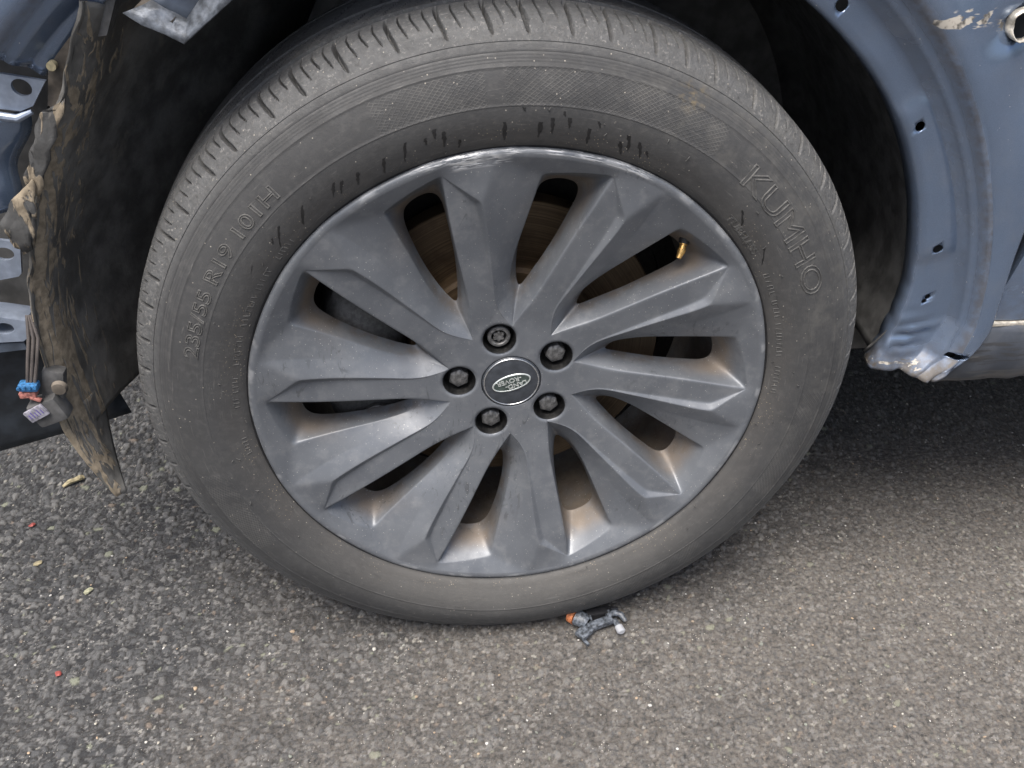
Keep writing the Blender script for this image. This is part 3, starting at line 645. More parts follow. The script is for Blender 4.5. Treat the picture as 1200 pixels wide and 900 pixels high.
# nut pockets and nuts
for k, a_ in enumerate(BOLT_A):
    c_ = pol(BR, a_, 0)
    o = revolve('nut_pocket', [(PR, .0252), (PR - .0008, .0272), (PR - .0014, .036), (.0125, .042), (.0004, .042)], 'nut_dark', wheel, 40, tuple(c_))
    if k:
        bm = bmesh.new(); tw = random.uniform(0, 60)
        prof_ = [(.0112, .043), (.0112, .0322), (.0106, .0308), (.0092, .0298), (.0060, .0290), (.0, .0288)]
        rg = []
        for r_, d_ in prof_[:-1]:
            rg.append([bm.verts.new((r_ * math.sin(R(tw + 60 * j)), d_, r_ * math.cos(R(tw + 60 * j)))) for j in range(6)])
        for A, B_ in zip(rg, rg[1:]):
            for j in range(6): bm.faces.new((A[j], A[(j + 1) % 6], B_[(j + 1) % 6], B_[j]))
        bm.faces.new(rg[-1])
        bmesh.ops.bevel(bm, geom=[e for e in bm.edges if abs((e.verts[0].co - e.verts[1].co).y) > .004], offset=.0012, segments=2, affect='EDGES')
        o = bm_obj('lug_nut', bm, 'nut', wheel, tuple(c_), True, 28)
    else:
        o = revolve('lug_nut', [(.0118, .043), (.0118, .0305), (.0108, .0292), (.0085, .0290), (.0078, .0298), (.0074, .0330)], 'nut', wheel, 48, tuple(c_), 30)
        bm = bmesh.new(); n = 60; ring = []
        for rs, d_ in ((1.05, .0335), (1., .0305), (.9, .0296), (.0, .0294)):
            if rs: ring.append([bm.verts.new(((.0052 + .0009 * math.cos(6 * t)) * rs * math.sin(t), d_, (.0052 + .0009 * math.cos(6 * t)) * rs * math.cos(t))) for t in [2 * math.pi * j / n for j in range(n)]])
        for A, B_ in zip(ring, ring[1:]):
            for j in range(n): bm.faces.new((A[j], A[(j + 1) % n], B_[(j + 1) % n], B_[j]))
        bm.faces.new(ring[-1]); bm_obj('lock_key', bm, 'nut', wheel, tuple(c_), True, 35)
# centre cap with its oval badge
revolve('center_cap', [(.0306, .032), (.0306, .0256), (.0300, .0246), (.0285, .0240), (.0200, .0234), (.0100, .0231), (.0003, .0230)], 'cap', wheel, 96)
revolve('cap_ring', [(.0292, .0246), (.0290, .0236), (.0284, .0233), (.0278, .0236), (.0277, .0243)], 'cap_ring', wheel, 96)
BADGE = Matrix.Rotation(R(-197), 4, 'Y')      # badge stands upside down on the turned wheel
def badge(co3, d_): v = BADGE @ Vector((co3[0], 0, co3[1])); return (v.x, d_, v.z)
EA, EB = .0208, .0098
def oval(a_, b_, d_, n=64): return [badge((a_ * math.cos(2 * math.pi * j / n), b_ * math.sin(2 * math.pi * j / n)), d_) for j in range(n)]
n = 64; vs = oval(EA, EB, .0231) + oval(EA - .0004, EB - .0004, .0222) + oval(EA - .0016, EB - .0016, .0222) + oval(EA - .0019, EB - .0019, .0229)
mesh_obj('badge_rim', vs, [(q * n + j, q * n + (j + 1) % n, (q + 1) * n + (j + 1) % n, (q + 1) * n + j) for q in range(3) for j in range(n)], 'cap_letter', wheel)
vs = oval(EA - .0015, EB - .0015, .0225); mesh_obj('badge_plate', vs + [(0, .0225, 0)], [(j, (j + 1) % n, n) for j in range(n)], 'cap_oval', wheel)
for body, bx, bz, sz in (('LAND-', -.0040, .0035, .0074), ('-ROVER', .0018, -.0033, .0074)):
    me = text_mesh(body, sz, .0003, offset=.00012)
    for v in me.vertices: v.co = badge((v.co.x * 1.04 + bx, v.co.y + bz), .0221 + v.co.z * -1)
    link('badge_lettering', me, 'cap_letter', wheel, smooth=False)
# valve
bm = bmesh.new(); p0 = Vector(pol(.2400, 46.0, .040)); p1 = Vector(pol(.2285, 47.0, .0315)); p2 = Vector(pol(.2165, 48.6, .0245)); p3 = Vector(pol(.2105, 49.2, .0215))
tube(bm, [p0, p0.lerp(p1, .4), p1, p1.lerp(p2, .5)], [.0085, .0072, .0058, .0052], 20); bm_obj('valve_stem', bm, 'valve_rubber', wheel)
bm = bmesh.new(); tube(bm, [p1.lerp(p2, .45), p2.lerp(p1, .42), p2.lerp(p1, .40), p2.lerp(p1, .2), p2.lerp(p1, .18), p2, p2.lerp(p3, .5), p3], [.0040, .0040, .0034, .0034, .0040, .0040, .0030, .0026], 18); bm_obj('valve_tip', bm, 'brass', wheel)
# brake disc, shield and caliper, seen through the windows
revolve('brake_disc', [(.172, .118), (.172, .0945), (.1712, .0935), (.108, .0935), (.106, .0945), (.104, .080), (.100, .076), (.075, .075), (.03, .075)], 'disc', wheel, 180, angle=30)
revolve('dust_shield', [(.215, .150), (.19, .135), (.19, .150), (.05, .150), (.05, .12)], 'shield', wheel, 96, angle=30)
bm = bmesh.new(); rows = []
for i in range(19):
    t = i / 18; a_ = R(-128 + 64 * t); swl = math.sin(math.pi * t) ** .35; wob = .004 * math.sin(7 * t * math.pi)
    sec = [(.110, .092), (.112 + wob, .074), (.122, .066 - .006 * swl), (.150, .058 + .004 - .008 * swl + wob), (.182, .060 - .004 * swl), (.196, .068), (.200, .085), (.200, .13)]
    rows.append([bm.verts.new((r_ * math.sin(a_), d_ + .012 * (1 - swl), r_ * math.cos(a_))) for r_, d_ in sec])
for A, B_ in zip(rows, rows[1:]):
    for j in range(7): bm.faces.new((A[j], A[j + 1], B_[j + 1], B_[j]))
bm.faces.new(rows[0]); bm.faces.new(rows[-1][::-1])
bm_obj('brake_caliper', bm, 'caliper', wheel, angle=45)
bm = bmesh.new(); c_ = pol(.150, -78, 0); tube(bm, [(c_[0], .055, c_[2]), (c_[0], .050, c_[2]), (c_[0], .048, c_[2])], [.017, .017, .014], 28)
bm_obj('caliper_piston', bm, 'caliper', wheel)
bm = bmesh.new(); c_ = pol(.150, -112, 0); tube(bm, [(c_[0], .055, c_[2]), (c_[0], .050, c_[2]), (c_[0], .048, c_[2])], [.017, .017, .014], 28); bm_obj('caliper_piston', bm, 'caliper', wheel)
bm = bmesh.new(); tube(bm, [(0, .07, 0), (0, .30, .01)], .045, 32); bm_obj('axle', bm, 'shield', wheel)

# ------------------------------------------------------------------ fender (around the arch, up to the bonnet line)
def tab(a, T): return np.interp(a, [t[0] for t in T], [t[1] for t in T])
T_in = [(0, .388), (1, .390), (6.2, .402), (14, .417), (21.6, .424), (26.4, .429), (35, .436), (41.7, .440), (48.6, .441), (58, .443), (90, .447), (104, .450), (112, .470), (117, .488), (124, .4925), (142, .494)]
T_gr = [(0, .418), (3, .440), (8, .457), (20, .461), (35, .465), (45, .469), (55, .471), (90, .476), (112, .488), (124, .503), (142, .506)]
T_ou = [(0, .432), (3, .462), (8, .472), (20, .479), (35, .487), (45, .491), (55, .494), (90, .500), (112, .510), (124, .524), (142, .527)]
XR = .4865; TOP = .96; XL = -.62
def rmax(a):
    c_, s_ = math.cos(R(a)), math.sin(R(a)); r_ = 9
    if c_ > 1e-6: r_ = min(r_, XR / c_)
    if c_ < -1e-6: r_ = min(r_, XL / c_)
    if s_ > 1e-6: r_ = min(r_, (TOP - ZC) / s_)
    return r_
corner = [(0, .442), (2.5, .466), (5, .482), (7, .4905)]
AL = np.concatenate([np.linspace(0, 8, 22), np.linspace(8.6, 60, 90), np.linspace(61, 139.3, 90)])
rows = []; dirt = []; bare = []
for a in AL:
    ri, rg_, ro = tab(a, T_in), tab(a, T_gr), tab(a, T_ou); rm = rmax(a)
    if a < 7: rm = min(rm, tab(a, corner))
    ro = min(ro, rm - .004); rg_ = min(rg_, ro - .008)
    left = np.clip((a - 104) / 14, 0, 1)
    prof_ = [(ri + .001, .034), (ri - .0004, .018), (ri + .0006, .0135), (ri + .003, .0122), (ri * .67 + rg_ * .33, .0118), (ri * .33 + rg_ * .67, .0118), (rg_ - .0020, .0116), (rg_ + .0010, .0102), (rg_ * .62 + ro * .38, -.0020), (rg_ * .50 + ro * .50, -.0042), (rg_ * .32 + ro * .68, -.0042), (rg_ * .22 + ro * .78, -.0056), (ro, -.0130), (ro + .003, -.0150)]
    for t in (.02, .05, .1, .18, .28, .4, .52, .64, .76, .88, .97, 1.):
        r_ = ro + .003 + (rm - ro - .003) * t; zz = ZC + r_ * math.sin(R(a))
        y_ = -.0150 - .002 * math.sin(min(1, (r_ - ro) / .03) * math.pi) + .26 * max(0, r_ - ro - .012) ** 1.15 + .9 * max(0, zz - .80) ** 2
        prof_.append((r_, y_))
    prof_.append((rm, prof_[-1][1] + .014))
    row = []
    for j, (r_, y_) in enumerate(prof_):
        x, z = r_ * math.cos(R(a)), ZC + r_ * math.sin(R(a))
        k = max(0, 1 - a / 5.)                     # crushed lower tip
        y_ += k * .0028 * math.sin(x * 90 + z * 60) * math.sin(z * 150 + j * .4) + k * .0016 * math.sin(x * 260)
        if 62 > a > 40: y_ += -.0015 * math.exp(-((a - 47) / 2.5) ** 2) * (5 > j > 2)
        # step across the flange, and the crease across the groove
        if 2 < j < 7: y_ += .0034 * (1 / (1 + math.exp(-(a - 39.5) * 2.6)) - 1 / (1 + math.exp(-(a - 18) * 2.6)))
        # dent ring low on the panel and big shallow dents in the sheet
        dd = math.hypot(x - .416, z - .398); y_ += .0035 * math.cos(dd * 420) * math.exp(-(dd / .022) ** 2)
        if j > 13:
            y_ += .010 * math.exp(-(((x - .455) / .03) ** 2 + ((z - .70) / .07) ** 2)) + .004 * math.sin(x * 60 + z * 22) * math.exp(-((z - .55) / .1) ** 2)
            dt = math.hypot((x - .418) / .018, (z - .714) / .012); y_ += .010 * math.exp(-dt * dt * .8)
        row.append((x, y_, z))
        dirt.append((.75 if j in (12, 13) else .25 if j in (7, 8, 9, 11) else .35 if j in (0, 1, 2) else .08) * (1 if a < 70 else .7) + k * .9)  # groove rows darkened to paint in their shade; outer line is brown grime
        sc_ = math.exp(-(((x - .358) / .024) ** 2 + ((z - .7185) / .0030) ** 2)) if j > 12 else 0
        bare.append(min(1.6, sc_ * 3.0 + (.34 * k if a < 2.2 else 0) + .8 * math.exp(-(((x - .416) / .014) ** 2 + ((z - .714) / .009) ** 2)) * (j > 13)))
    rows.append(row)
G = np.array(rows); nR, nC = G.shape[:2]
fender = from_np('fender', G.reshape(-1, 3), grid_faces(nR, nC)[:, ::-1], 'paint', car)
fattr(fender.data, 'dirt', dirt); fattr(fender.data, 'bare', np.clip(bare, 0, 1.6))
so = fender.modifiers.new('t', 'SOLIDIFY'); so.thickness = .0012; so.offset = 1; so.use_rim = True
bpy.context.view_layer.update()
me = bpy.data.meshes.new_from_object(fender.evaluated_get(bpy.context.evaluated_depsgraph_get())); fender.modifiers.clear(); fender.data = me
bm = bmesh.new(); bm.from_mesh(me); bmesh.ops.recalc_face_normals(bm, faces=bm.faces); print('FENDER nonmanifold', sum(1 for e in bm.edges if not e.is_manifold), bm.calc_volume(signed=True)); bm.to_mesh(me); bm.free()
cuts = [cutter((.265, .012, .726), .0055), cutter((.362, .012, .623), .0046), cutter((.417, .012, .499), .0046, sx=1.15), cutter((.422, .012, .4385), .0026, sx=1.0), cutter((.4245, .012, .4435), .0030), cutter((.4215, -.002, .7135), .0125, sx=1.3, rot=R(10)), cutter((.4625, -.004, .3835), .0032, sx=3.2, rot=R(-8))]
boolean_cut(fender, cuts)
# torn lip of metal round the hole in the sheet
bm = bmesh.new(); n = 28; ra_ = []; rb_ = []
for j in range(n):
    t = 2 * math.pi * j / n; k = 1 + .25 * math.sin(3 * t + 1) + random.uniform(-.06, .06)
    ra_.append(bm.verts.new((.4215 + .0175 * math.cos(t), .0005 - .003, .7135 + .0135 * math.sin(t)))); rb_.append(bm.verts.new((.4215 + .0150 * k * math.cos(t), -.010 * k - .001, .7135 + .0115 * k * math.sin(t))))
for j in range(n): bm.faces.new((ra_[j], ra_[(j + 1) % n], rb_[(j + 1) % n], rb_[j]))
o = bm_obj('torn_edge', bm, 'bare_metal', car); o.modifiers.new('t', 'SOLIDIFY').thickness = .0012

# torn flange corner hanging at the top of the arch
def flake(name, polys, mat, parent, thick=.0016):
    bm = bmesh.new()
    for poly in polys: bm.faces.new([bm.verts.new(p) for p in poly])
    bmesh.ops.remove_doubles(bm, verts=bm.verts, dist=1e-5); bmesh.ops.subdivide_edges(bm, edges=bm.edges, cuts=2, use_grid_fill=True)
    for v in bm.verts: v.co += Vector((math.sin(v.co.z * 400) * .0006, math.sin(v.co.x * 260 + v.co.z * 190) * .0012, math.sin(v.co.x * 330) * .0006))
    bmesh.ops.recalc_face_normals(bm, faces=bm.faces)
    o = bm_obj(name, bm, mat, parent, angle=30); s = o.modifiers.new('t', 'SOLIDIFY'); s.thickness = thick; s.offset = 0
    return o
a1, a2, a3, a4 = (-.3035, .0, .7255), (-.2805, .006, .7335), (-.2585, .010, .7185), (-.2610, -.004, .7035)
b1, b2 = (-.2150, .004, .7680), (-.2150, .008, .7560)
flake('torn_flange', [(a1, a2, a3, a4), (a4, a3, b1, (-.1950, -.004, .7570))], 'torn_metal', car)
flake('torn_flange', [(a2, (-.272, .030, .752), (-.244, .032, .740), a3), (a3, (-.244, .032, .740), (-.222, .034, .770), b1)], 'paint_dark', car)
flake('torn_flange', [((-.2950, .006, .7285), (-.2800, .012, .7400), (-.262, .014, .7260), (-.2680, .004, .7180))], 'dusty_plastic', car)

# ------------------------------------------------------------------ door, sill, bonnet, floor and the rest of the shell
def sheet(name, fn, us, vs, mat, parent=car, thick=.0, angle=40, dirtv=None):
    G = np.array([[fn(u, v) for v in vs] for u in us]); o = from_np(name, G.reshape(-1, 3), grid_faces(len(us), len(vs)), mat, parent, angle=angle)
    if dirtv is not None: fattr(o.data, 'dirt', np.array([[dirtv(u, v) for v in vs] for u in us]).ravel())
    if thick: s = o.modifiers.new('t', 'SOLIDIFY'); s.thickness = thick; s.offset = 0
    return o
def door_y(x, z): return .004 + .012 * math.sin((z - .42) * 5) * -1 + .9 * max(0, z - .80) ** 2
def door_fn(u, v):
    z = .4155 + v * (.96 - .4155); x = .4915 + .17 * min(z - .4155, .16) + u * 1.0
    y = door_y(x, z)
    if v == 0: y += .014
    if u == 0: y += .016
    return (x + (.0012 if u == 0 else 0), y - .004 * min(1, u * 60), z)
us = np.concatenate([[0, .001, .004, .01], np.linspace(.03, 1, 18)]); vs = np.concatenate([[0, .004, .01, .02], np.linspace(.04, 1, 26)])
sheet('door', door_fn, us, vs, 'paint', thick=.0012, dirtv=lambda u, v: .5 * max(0, 1 - v * 6))
def sill_fn(u, v):
    prof_ = [(.412, .030), (.4122, .004), (.4105, -.0015), (.405, -.0045), (.385, -.0065), (.362, -.0040), (.345, .0030), (.339, .008), (.3365, .014), (.336, .06), (.30, .10)]
    z, y = prof_[int(v)]; x0 = .462 + max(0, (z - .345)) * .38
    return (x0 + u * 1.1, y + .0012 * math.sin(u * 160 + z * 90) * (u < .2), z + .0006 * math.sin(u * 220))
sheet('sill', sill_fn, np.linspace(0, 1, 120), list(range(11)), 'sill', thick=.003, angle=50)
bm = bmesh.new(); prism(bm, [(.464, .338), (.49, .409), (.56, .409), (.56, .338)], .016, .10); bm_obj('sill_end', bm, 'black_plastic', car)
bm = bmesh.new(); box(bm, (.802, .0020, .4135), (.62, .010, .0042), bev=.0012); bm_obj('door_seal', bm, 'bare_metal', car)
bm = bmesh.new(); box(bm, (.50, .085, .66), (.10, .012, .60)); bm_obj('door_gap_dark', bm, 'black_plastic', car)  # black panel added behind the door gap to keep it dark
sheet('bonnet', lambda u, v: (-.75 + 1.35 * u, .028 + 1.75 * v, .962 + .09 * math.sin(math.pi * v) ** .6 - .10 * max(0, .45 - u) ** 1.4), np.linspace(0, 1, 16), np.linspace(0, 1, 20), 'paint', thick=.002)
bm = bmesh.new(); box(bm, (1.30, .95, .312), (1.75, 1.62, .03)); bm_obj('floor_pan', bm, 'black_plastic', car)
bm = bmesh.new(); box(bm, (.48, .92, .62), (.03, 1.60, .66)); bm_obj('bulkhead', bm, 'black_plastic', car)
bm = bmesh.new(); box(bm, (.70, 1.80, .62), (2.6, .03, .66)); bm_obj('far_side', bm, 'paint_dark', car)
bm = bmesh.new(); box(bm, (-.05, 1.06, .30), (.95, 1.30, .02)); bm_obj('engine_tray', bm, 'black_plastic', car)
# ------------------------------------------------------------------ wheel well: rear liner (whole) and front liner (torn loose)
V = []; al = np.concatenate([np.linspace(1.5, 12, 10), np.linspace(16, 112, 40)]); ysx = [.0165, .024, .05, .10, .18, .26, .34, .37]
for a in al:
    ri = min(tab(max(a, 0), T_in), .452)
    for j, y_ in enumerate(ysx):
        r_ = ri + (.002 if j == 0 else .006 + .010 * min(1, y_ / .1)) - (.03 if j == 7 else 0)
        if a < 12: r_ -= .012 * (12 - a) / 19
        V.append((r_ * math.cos(R(a)), max(y_, .10 * min(1, max(0, a - 96) / 14), .04 * min(1, max(0, 14 - a) / 14)) + .001 * j, ZC + r_ * math.sin(R(a))))
o = from_np('wheel_arch_liner', np.array(V), grid_faces(len(al), len(ysx)), 'black_plastic', car); tag(o, 'intact black rear half of the arch liner'); o.modifiers.new('t', 'SOLIDIFY').thickness = .002
sheet('well_wall', lambda u, v: (v * .50 * math.cos(R(-8 + 196 * u)), .365, ZC + v * .50 * math.sin(R(-8 + 196 * u))), np.linspace(0, 1, 50), [.12, 1.], 'black_plastic')
bm = bmesh.new(); tube(bm, [(.02, .34, .36), (.05, .30, .62), (.06, .31, .80)], [.035, .04, .05], 24); bm_obj('strut', bm, 'black_plastic', car)
LIP = [(-.330, .735), (-.344, .705), (-.356, .676), (-.368, .655), (-.384, .625), (-.396, .596), (-.408, .565), (-.4185, .535), (-.4265, .508), (-.432, .480), (-.4355, .450), (-.4360, .424), (-.4365, .369), (-.433, .330)]
LIP = np.array(LIP); sl = np.concatenate([[0], np.cumsum(np.hypot(*np.diff(LIP, axis=0).T))]); sl /= sl[-1]
V = []; mud = []; S_ = np.linspace(0, 1, 90)
cols = [0, .10, .25, .4, .6, .8, 1., 1.4, 2., 3., 5., 8., 12., 18., 25., 34.]           # cm inward
for s in S_:
    lx, lz = np.interp(s, sl, LIP[:, 0]), np.interp(s, sl, LIP[:, 1])
    jag = .002 * math.sin(s * 61) * math.sin(s * 23 + 1) * (s < .62)
    ymax = 34. if s < .86 else 34 - (s - .86) / .14 * 20
    for j, c_ in enumerate(cols):
        y_ = min(c_, ymax) * .01; f_ = min(1, c_ / 3.)
        nxx = .010 * f_ + .012 * min(1, c_ / 8) + .16 * max(0, (y_ - .06) / .28) ** 1.4 
        rib = .0035 * math.exp(-((c_ - 1.6) / .7) ** 2)
        arch = np.clip((lz - .50) / .22, 0, 1)                        # upper part leans over the wheel
        V.append((lx + nxx + rib + jag * (j < 3), y_ - .004 + (0 if j else .003), lz - .010 * f_ * arch + .05 * max(0, y_ - .05) * arch))
        mud.append((max(0, 1 - c_ / 9.) if c_ >= .4 else .55) * np.interp(s, [0, .06, .25, .5, .8, 1], [.3, .55, .62, .85, 1.1, 1.]))
o = from_np('wheel_arch_liner', np.array(V), grid_faces(len(S_), len(cols)), 'liner', car); fattr(o.data, 'mud', np.clip(mud, 0, 1.2)); tag(o, 'torn front half of the arch liner streaked with dry mud'); s = o.modifiers.new('t', 'SOLIDIFY'); s.thickness = .003
# outer skirt of the front liner: two torn tabs facing outwards, left of the lip
def tab_plate(name, poly, y0, mudv, bow):
    bm = bmesh.new(); f = bm.faces.new([bm.verts.new((x, y0, z)) for x, z in poly]); bmesh.ops.triangulate(bm, faces=[f]); bmesh.ops.subdivide_edges(bm, edges=bm.edges, cuts=4, use_grid_fill=True)
    for v in bm.verts: v.co.y += bow * ((v.co.x + .40) * 9) ** 2 + .0014 * math.sin(v.co.z * 190 + v.co.x * 120); v.co.x += .0012 * math.sin(v.co.z * 320)
    o = bm_obj(name, bm, 'liner_tab', car); fattr(o.data, 'mud', [mudv * (.75 + .5 * math.sin(v.co.z * 75 + v.co.x * 60)) for v in o.data.vertices]); s_ = o.modifiers.new('t', 'SOLIDIFY'); s_.thickness = .0025
tab_plate('liner_tab', [(-.357, .6625), (-.3620, .6555), (-.3790, .6545), (-.3900, .6300), (-.4010, .6080), (-.4055, .5960), (-.3960, .5850), (-.3820, .6150)], -.004, .35, .010)
tab_plate('liner_tab', [(-.3960, .6020), (-.4080, .5930), (-.4190, .5820), (-.4330, .5620), (-.4290, .5520), (-.4230, .5350), (-.4130, .5400), (-.4020, .5700)], -.007, .85, .012)
# lower flap that hangs below the tear
V = []; mud = []
for i in range(26):
    s = i / 25; lz = .365 - .105 * s; lx = -.4365 + .004 * s + .032 * max(0, s - .15) ** 1.3
    rx = -.4215 + .0235 * s ** 1.6; ry = .090 - .088 * s; rz = lz - .035 * (1 - s) * .4
    for j in range(9):
        t = j / 8; bow = .010 * math.sin(math.pi * t) * (1 - s)
        V.append((lx + (rx - lx) * t + bow + .004 * math.exp(-((t - .35) / .12) ** 2) * (1 - s), -.006 + (ry + .006) * t, lz + (rz - lz) * t)); mud.append(max(0, 1.0 - t * 1.15))
o = from_np('liner_flap', np.array(V), grid_faces(26, 9), 'liner', car); fattr(o.data, 'mud', mud); o.modifiers.new('t', 'SOLIDIFY').thickness = .0025

# ------------------------------------------------------------------ front corner: what is left of bumper mounts and wiring
bm = bmesh.new(); prism(bm, [(-.470, .6905), (-.4015, .6815), (-.3715, .6755), (-.3855, .6565), (-.3960, .6525), (-.410, .6545), (-.470, .664)], .004, .008)
o = bm_obj('fender_bracket', bm, 'primer_metal', car, angle=30); boolean_cut(o, [cutter((-.3902, .0, .6708), .0066, sx=1.15, rot=R(25))]); o.data.materials.clear(); o.data.materials.append(M['primer_metal'])
bm = bmesh.new(); tube(bm, [(-.470, -.001, .660), (-.411, -.003, .6515), (-.397, -.003, .6490), (-.3855, -.001, .6535)], [.0036, .0036, .0034, .002], 10); bm_obj('bracket_lip', bm, 'primer_metal', car)
sheet('front_panel', lambda u, v: (-.470 + u * (.0735 + .004 * math.sin(v * 9)) - v * .033, .002 + .022 * u * u + .004 * math.sin(u * 3), .648 - .010 * (1 - u) - v * .085), np.linspace(0, 1, 10), np.linspace(0, 1, 14), 'paint', thick=.0015)
bm = bmesh.new(); prism(bm, [(-.53, .33), (-.445, .33), (-.445, .50), (-.430, .56), (-.388, .66), (-.362, .74), (-.53, .74)], .070, .082); bm_obj('cavity_dark', bm, 'black_plastic', car)  # black plate put in for the dark of the open cavity
bm = bmesh.new(); prism(bm, [(-.48, .546), (-.4330, .5385), (-.4300, .5350), (-.4360, .5085), (-.4390, .5055), (-.48, .4985)], .010, .014)
o = bm_obj('bumper_bracket', bm, 'primer_metal', car, angle=30); boolean_cut(o, [cutter((-.4450, .01, .5275), .0062, sx=1.3)]); o.data.materials.clear(); o.data.materials.append(M['primer_metal'])
bm = bmesh.new(); prism(bm, [(-.52, .478), (-.4640, .4690), (-.4430, .4640), (-.4405, .4590), (-.4425, .4490), (-.4500, .4430), (-.52, .4420)], .004, .030)
o = bm_obj('bumper_bracket', bm, 'primer_metal', car, angle=30); boolean_cut(o, [cutter((-.4630, .0, .4570), .0060, sx=1.4)]); o.data.materials.clear(); o.data.materials.append(M['primer_metal'])
bm = bmesh.new(); prism(bm, [(-.53, .4405), (-.4510, .4405), (-.4500, .4330), (-.53, .4260)], .006, .034); bm_obj('bumper_rail', bm, 'paint_dark', car)
sheet('bumper', lambda u, v: (-.75 + u * .325 + .02 * v * u, .012 + .055 * u ** 2 + .025 * v - .05 * (1 - u), .428 - v * .145 + .012 * u * v), np.linspace(0, 1, 16), np.linspace(0, 1, 14), 'bumper', thick=.003)
bm = bmesh.new(); prism(bm, [(-.365, .700), (-.340, .715), (-.352, .672), (-.372, .652), (-.3775, .654)], .012, .040); bm_obj('liner_bracket', bm, 'dusty_plastic', car)
bm = bmesh.new(); prism(bm, [(-.352, .742), (-.305, .742), (-.322, .706), (-.338, .704)], .016, .05); bm_obj('liner_bracket', bm, 'grey_plastic', car)
bm = bmesh.new(); tube(bm, [(-.3645, .004, .6865), (-.3645, .010, .6865)], [.0036, .0036], 14); bm_obj('push_pin', bm, 'straw', car)
# wiring and plugs
for dx in (0, .004, .008):
    bm = bmesh.new(); tube(bm, [(-.440 + dx * .4, .004, .470), (-.4405 + dx, -.006, .452), (-.446 + dx, -.010, .430), (-.4515 + dx * .8, -.012, .408)], .0016, 8); bm_obj('wire', bm, 'wire', car)
bm = bmesh.new(); box(bm, (-.4505, -.013, .4055), (.017, .011, .0072), Matrix.Rotation(R(4), 3, 'Y'), .002)
for k in range(4): tube(bm, [(-.4575 + k * .0047, -.0185, .4072), (-.4575 + k * .0047, -.0205, .4072)], .0016, 8)
plug = bm_obj('connector', bm, 'blue_plastic', car)
bm = bmesh.new(); box(bm, (-.4530, -.012, .3975), (.015, .011, .0060), Matrix.Rotation(R(-4), 3, 'Y'), .0015); box(bm, (-.4470, -.016, .3930), (.010, .004, .0032), Matrix.Rotation(R(28), 3, 'Y'), .001); bm_obj('connector', bm, 'pink_plastic', car)
bm = bmesh.new(); box(bm, (-.4410, -.008, .3760), (.030, .020, .026), Matrix.Rotation(R(-20), 3, 'Y'), .004); bm_obj('connector', bm, 'grey_plastic', car)
bm = bmesh.new(); box(bm, (-.4490, -.0195, .3790), (.020, .0030, .0125), Matrix.Rotation(R(-28), 3, 'Y'), .0008); bm_obj('connector_label', bm, 'white_label', car)
for k in range(5):
    bm = bmesh.new(); q = Matrix.Rotation(R(-28), 3, 'Y') @ Vector((-.0066 + k * .0033, 0, .0008 * (k % 2))); box(bm, (-.4490 + q.x, -.0212, .3790 + q.z), (.0008, .0006, .0048 + .002 * (k % 2)), Matrix.Rotation(R(-28), 3, 'Y')); bm_obj('label_print', bm, 'ink', car, smooth=False)
bm = bmesh.new(); box(bm, (-.4335, .000, .3990), (.020, .014, .034), Matrix.Rotation(R(14), 3, 'Y'), .004); bm_obj('connector', bm, 'grey_plastic', car)
bm = bmesh.new(); tube(bm, [(-.4265, -.008, .399), (-.4265, -.012, .399)], [.0075, .006], 20); bm_obj('push_pin', bm, 'dusty_plastic', car)

# ================================================================== THINGS ON THE ROAD
# broken plastic clip with an orange collar
clip = empty('broken_clip', (.112, -.010, 0)); clip.scale = (1.25, 1.25, 1.1); tag(clip, 'broken grey plastic clip with an orange end lying by the tyre', 'plastic clip')
bm = bmesh.new(); tube(bm, [(-.0265, .013, .010), (-.0215, .0085, .0105)], [.0082, .0090], 24); bm_obj('orange_collar', bm, 'orange_plastic', clip)
bm = bmesh.new(); tube(bm, [(-.0215, .0085, .0105), (-.0150, .0035, .0100), (-.0120, .0010, .009)], [.0085, .0080, .0060], 20)
box(bm, (-.0150, -.0075, .0065), (.018, .012, .0060), Matrix.Rotation(R(40), 3, 'Z'), .0012); box(bm, (-.0165, -.0175, .0030), (.0030, .010, .0030), Matrix.Rotation(R(25), 3, 'Z'), .0006)
bm_obj('body', bm, 'clip_grey', clip)
bm = bmesh.new(); box(bm, (.0025, .0005, .0075), (.024, .0085, .0070), Matrix.Rotation(R(18), 3, 'Z'), .0012); box(bm, (-.0075, .0095, .0085), (.0022, .018, .0045), Matrix.Rotation(R(4), 3, 'Z'), .0005); bm_obj('arm', bm, 'clip_grey', clip)
bm = bmesh.new(); tube(bm, [(.0100, .0065, .009), (.0170, .0105, .010), (.0240, .0080, .009), (.0275, .0010, .006)], [.0036, .0038, .0034, .0022], 10); tube(bm, [(.0085, .0170, .006), (.0125, .0115, .012), (.0110, .0060, .010)], [.0012, .0014, .0012], 8); bm_obj('hook', bm, 'clip_grey', clip)
bm = bmesh.new(); box(bm, (.0020, .0140, .0060), (.026, .0095, .0100), Matrix.Rotation(R(6), 3, 'Z'), .0015); tube(bm, [(.0150, .0185, .006), (.0230, .0195, .004)], [.0030, .0024], 8); bm_obj('housing', bm, 'clip_black', clip)
bm = bmesh.new(); tube(bm, [(.0165, .0040, .0060), (.0190, -.0045, .0058)], [.0030, .0028], 14); bm_obj('stub', bm, 'clip_grey', clip)
bm = bmesh.new(); tube(bm, [(.0190, -.0045, .0058), (.0205, -.0105, .0056), (.0207, -.0118, .0056)], [.0042, .0044, .0030], 16); bm_obj('white_tip', bm, 'white_tip', clip)

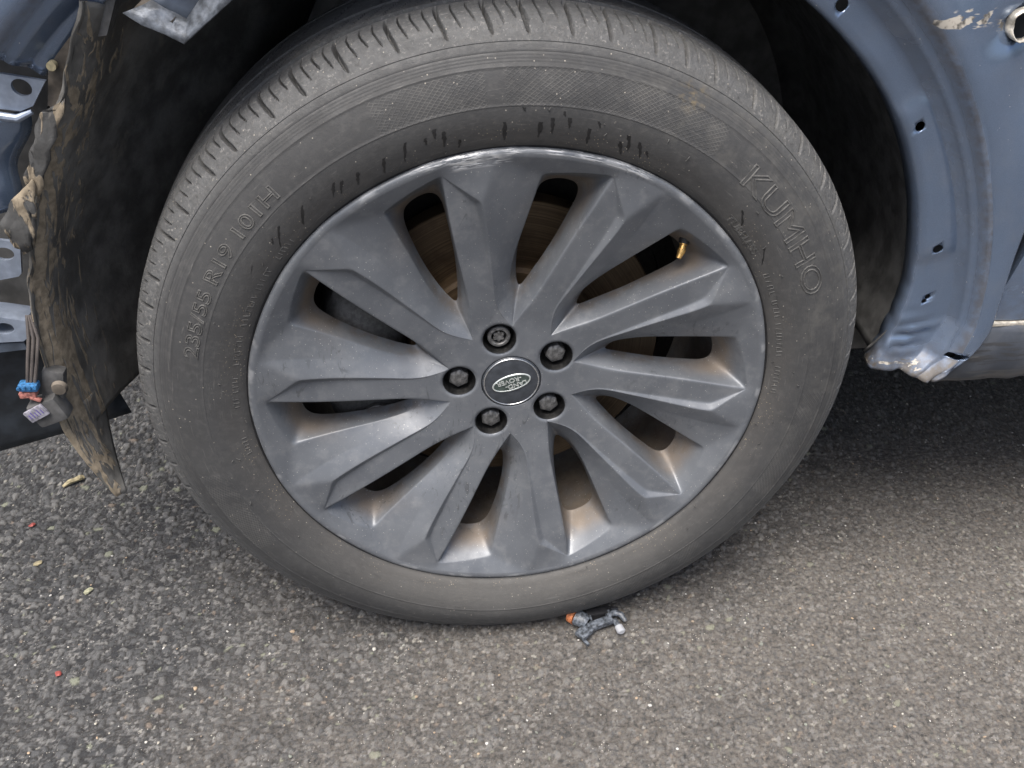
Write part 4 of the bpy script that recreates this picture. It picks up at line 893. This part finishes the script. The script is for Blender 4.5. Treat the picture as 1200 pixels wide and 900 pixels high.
def chip(name, loc, size, mat, label, cat, seed, flat=.35, group=None):
    rnd = random.Random(seed); bm = bmesh.new(); bmesh.ops.create_icosphere(bm, subdivisions=2, radius=1)
    for v in bm.verts: v.co *= 1 + rnd.uniform(-.28, .28)
    bmesh.ops.transform(bm, matrix=Matrix.Rotation(rnd.uniform(0, 6), 4, 'Z') @ Matrix.Diagonal((size[0], size[1], size[0] * flat, 1)), verts=bm.verts)
    o = bm_obj(name, bm, mat, None, (loc[0], loc[1], size[0] * flat * .6), angle=25); tag(o, label, cat, group); return o
# curled scrap of dry bark
bm = bmesh.new(); tube(bm, [(-.013, -.010, .003), (-.006, -.003, .005), (.001, .000, .006), (.007, .006, .005), (.012, .008, .004)], [.0020, .0042, .0034, .0044, .0026], 9)
tube(bm, [(.007, .006, .006), (.010, .001, .007)], [.003, .0016], 7)
for v in bm.verts: v.co += Vector((random.uniform(-.0008, .0008), random.uniform(-.0008, .0008), random.uniform(-.0006, .0006)))
o = bm_obj('bark_scrap', bm, 'straw', None, (-.596, .333, 0), angle=30); tag(o, 'curled straw coloured scrap on the asphalt below the hanging liner', 'bark scrap')
chip('plastic_shard', (-.525, .116), (.0060, .0036), 'pale_green', 'pale yellow green chip on the asphalt below the bark scrap', 'shard', 1)
chip('plastic_shard', (-.527, -.011), (.0044, .0034), 'red_plastic', 'small bright red shard on the asphalt, lower of the red ones', 'shard', 2)
chip('plastic_shard', (-.631, .248), (.0042, .0030), 'red_plastic', 'small red shard on the asphalt just below the straw scrap', 'shard', 3)
chip('pebble', (-.601, .172), (.0056, .0034), 'straw', 'small tan pebble at the left edge of the asphalt', 'pebble', 4)
chip('pebble', (-.440, .420), (.0058, .0046), 'pale_green', 'pale pebble on asphalt in the gap between liner and tyre', 'pebble', 5)
# loose grit pressed into the road
N = 1300; base = bmesh.new(); bmesh.ops.create_icosphere(base, subdivisions=1, radius=1); bv = np.array([v.co[:] for v in base.verts]); bf = np.array([[v.index for v in f.verts] for f in base.faces]); base.free()
Vs, Fs, Cs = [], [], []
pal = np.array([(.46, .43, .36), (.34, .34, .30), (.58, .56, .50), (.30, .24, .18), (.24, .26, .22), (.44, .33, .22), (.66, .65, .62)])
for i in range(N):
    x, y = rng.uniform(X0, X1), rng.uniform(Y0, .5) if i % 3 else rng.uniform(Y0, .05)
    if abs(x) < .16 and .0 < y < .24: continue
    s = rng.uniform(.0007, .0020) * (1.6 if rng.random() < .07 else 1); v = bv * rng.uniform(.7, 1.2, (len(bv), 1)) * np.array([s, s * rng.uniform(.6, 1), s * .55])
    a = rng.uniform(0, 6.28); v = np.stack([v[:, 0] * math.cos(a) - v[:, 1] * math.sin(a), v[:, 0] * math.sin(a) + v[:, 1] * math.cos(a), v[:, 2]], 1)
    Fs.append(bf + len(Vs) * len(bv)); Vs.append(v + np.array([x, y, -.0004])); Cs.append(np.tile(pal[rng.integers(len(pal))] * rng.uniform(.6, 1.0), (len(bv), 1)))
o = from_np('grit', np.concatenate(Vs), np.concatenate(Fs), 'grit', None, smooth=False); cattr(o.data, 'gcol', np.concatenate(Cs)); tag(o, 'loose pale grit scattered over the asphalt', 'grit', kind='stuff')
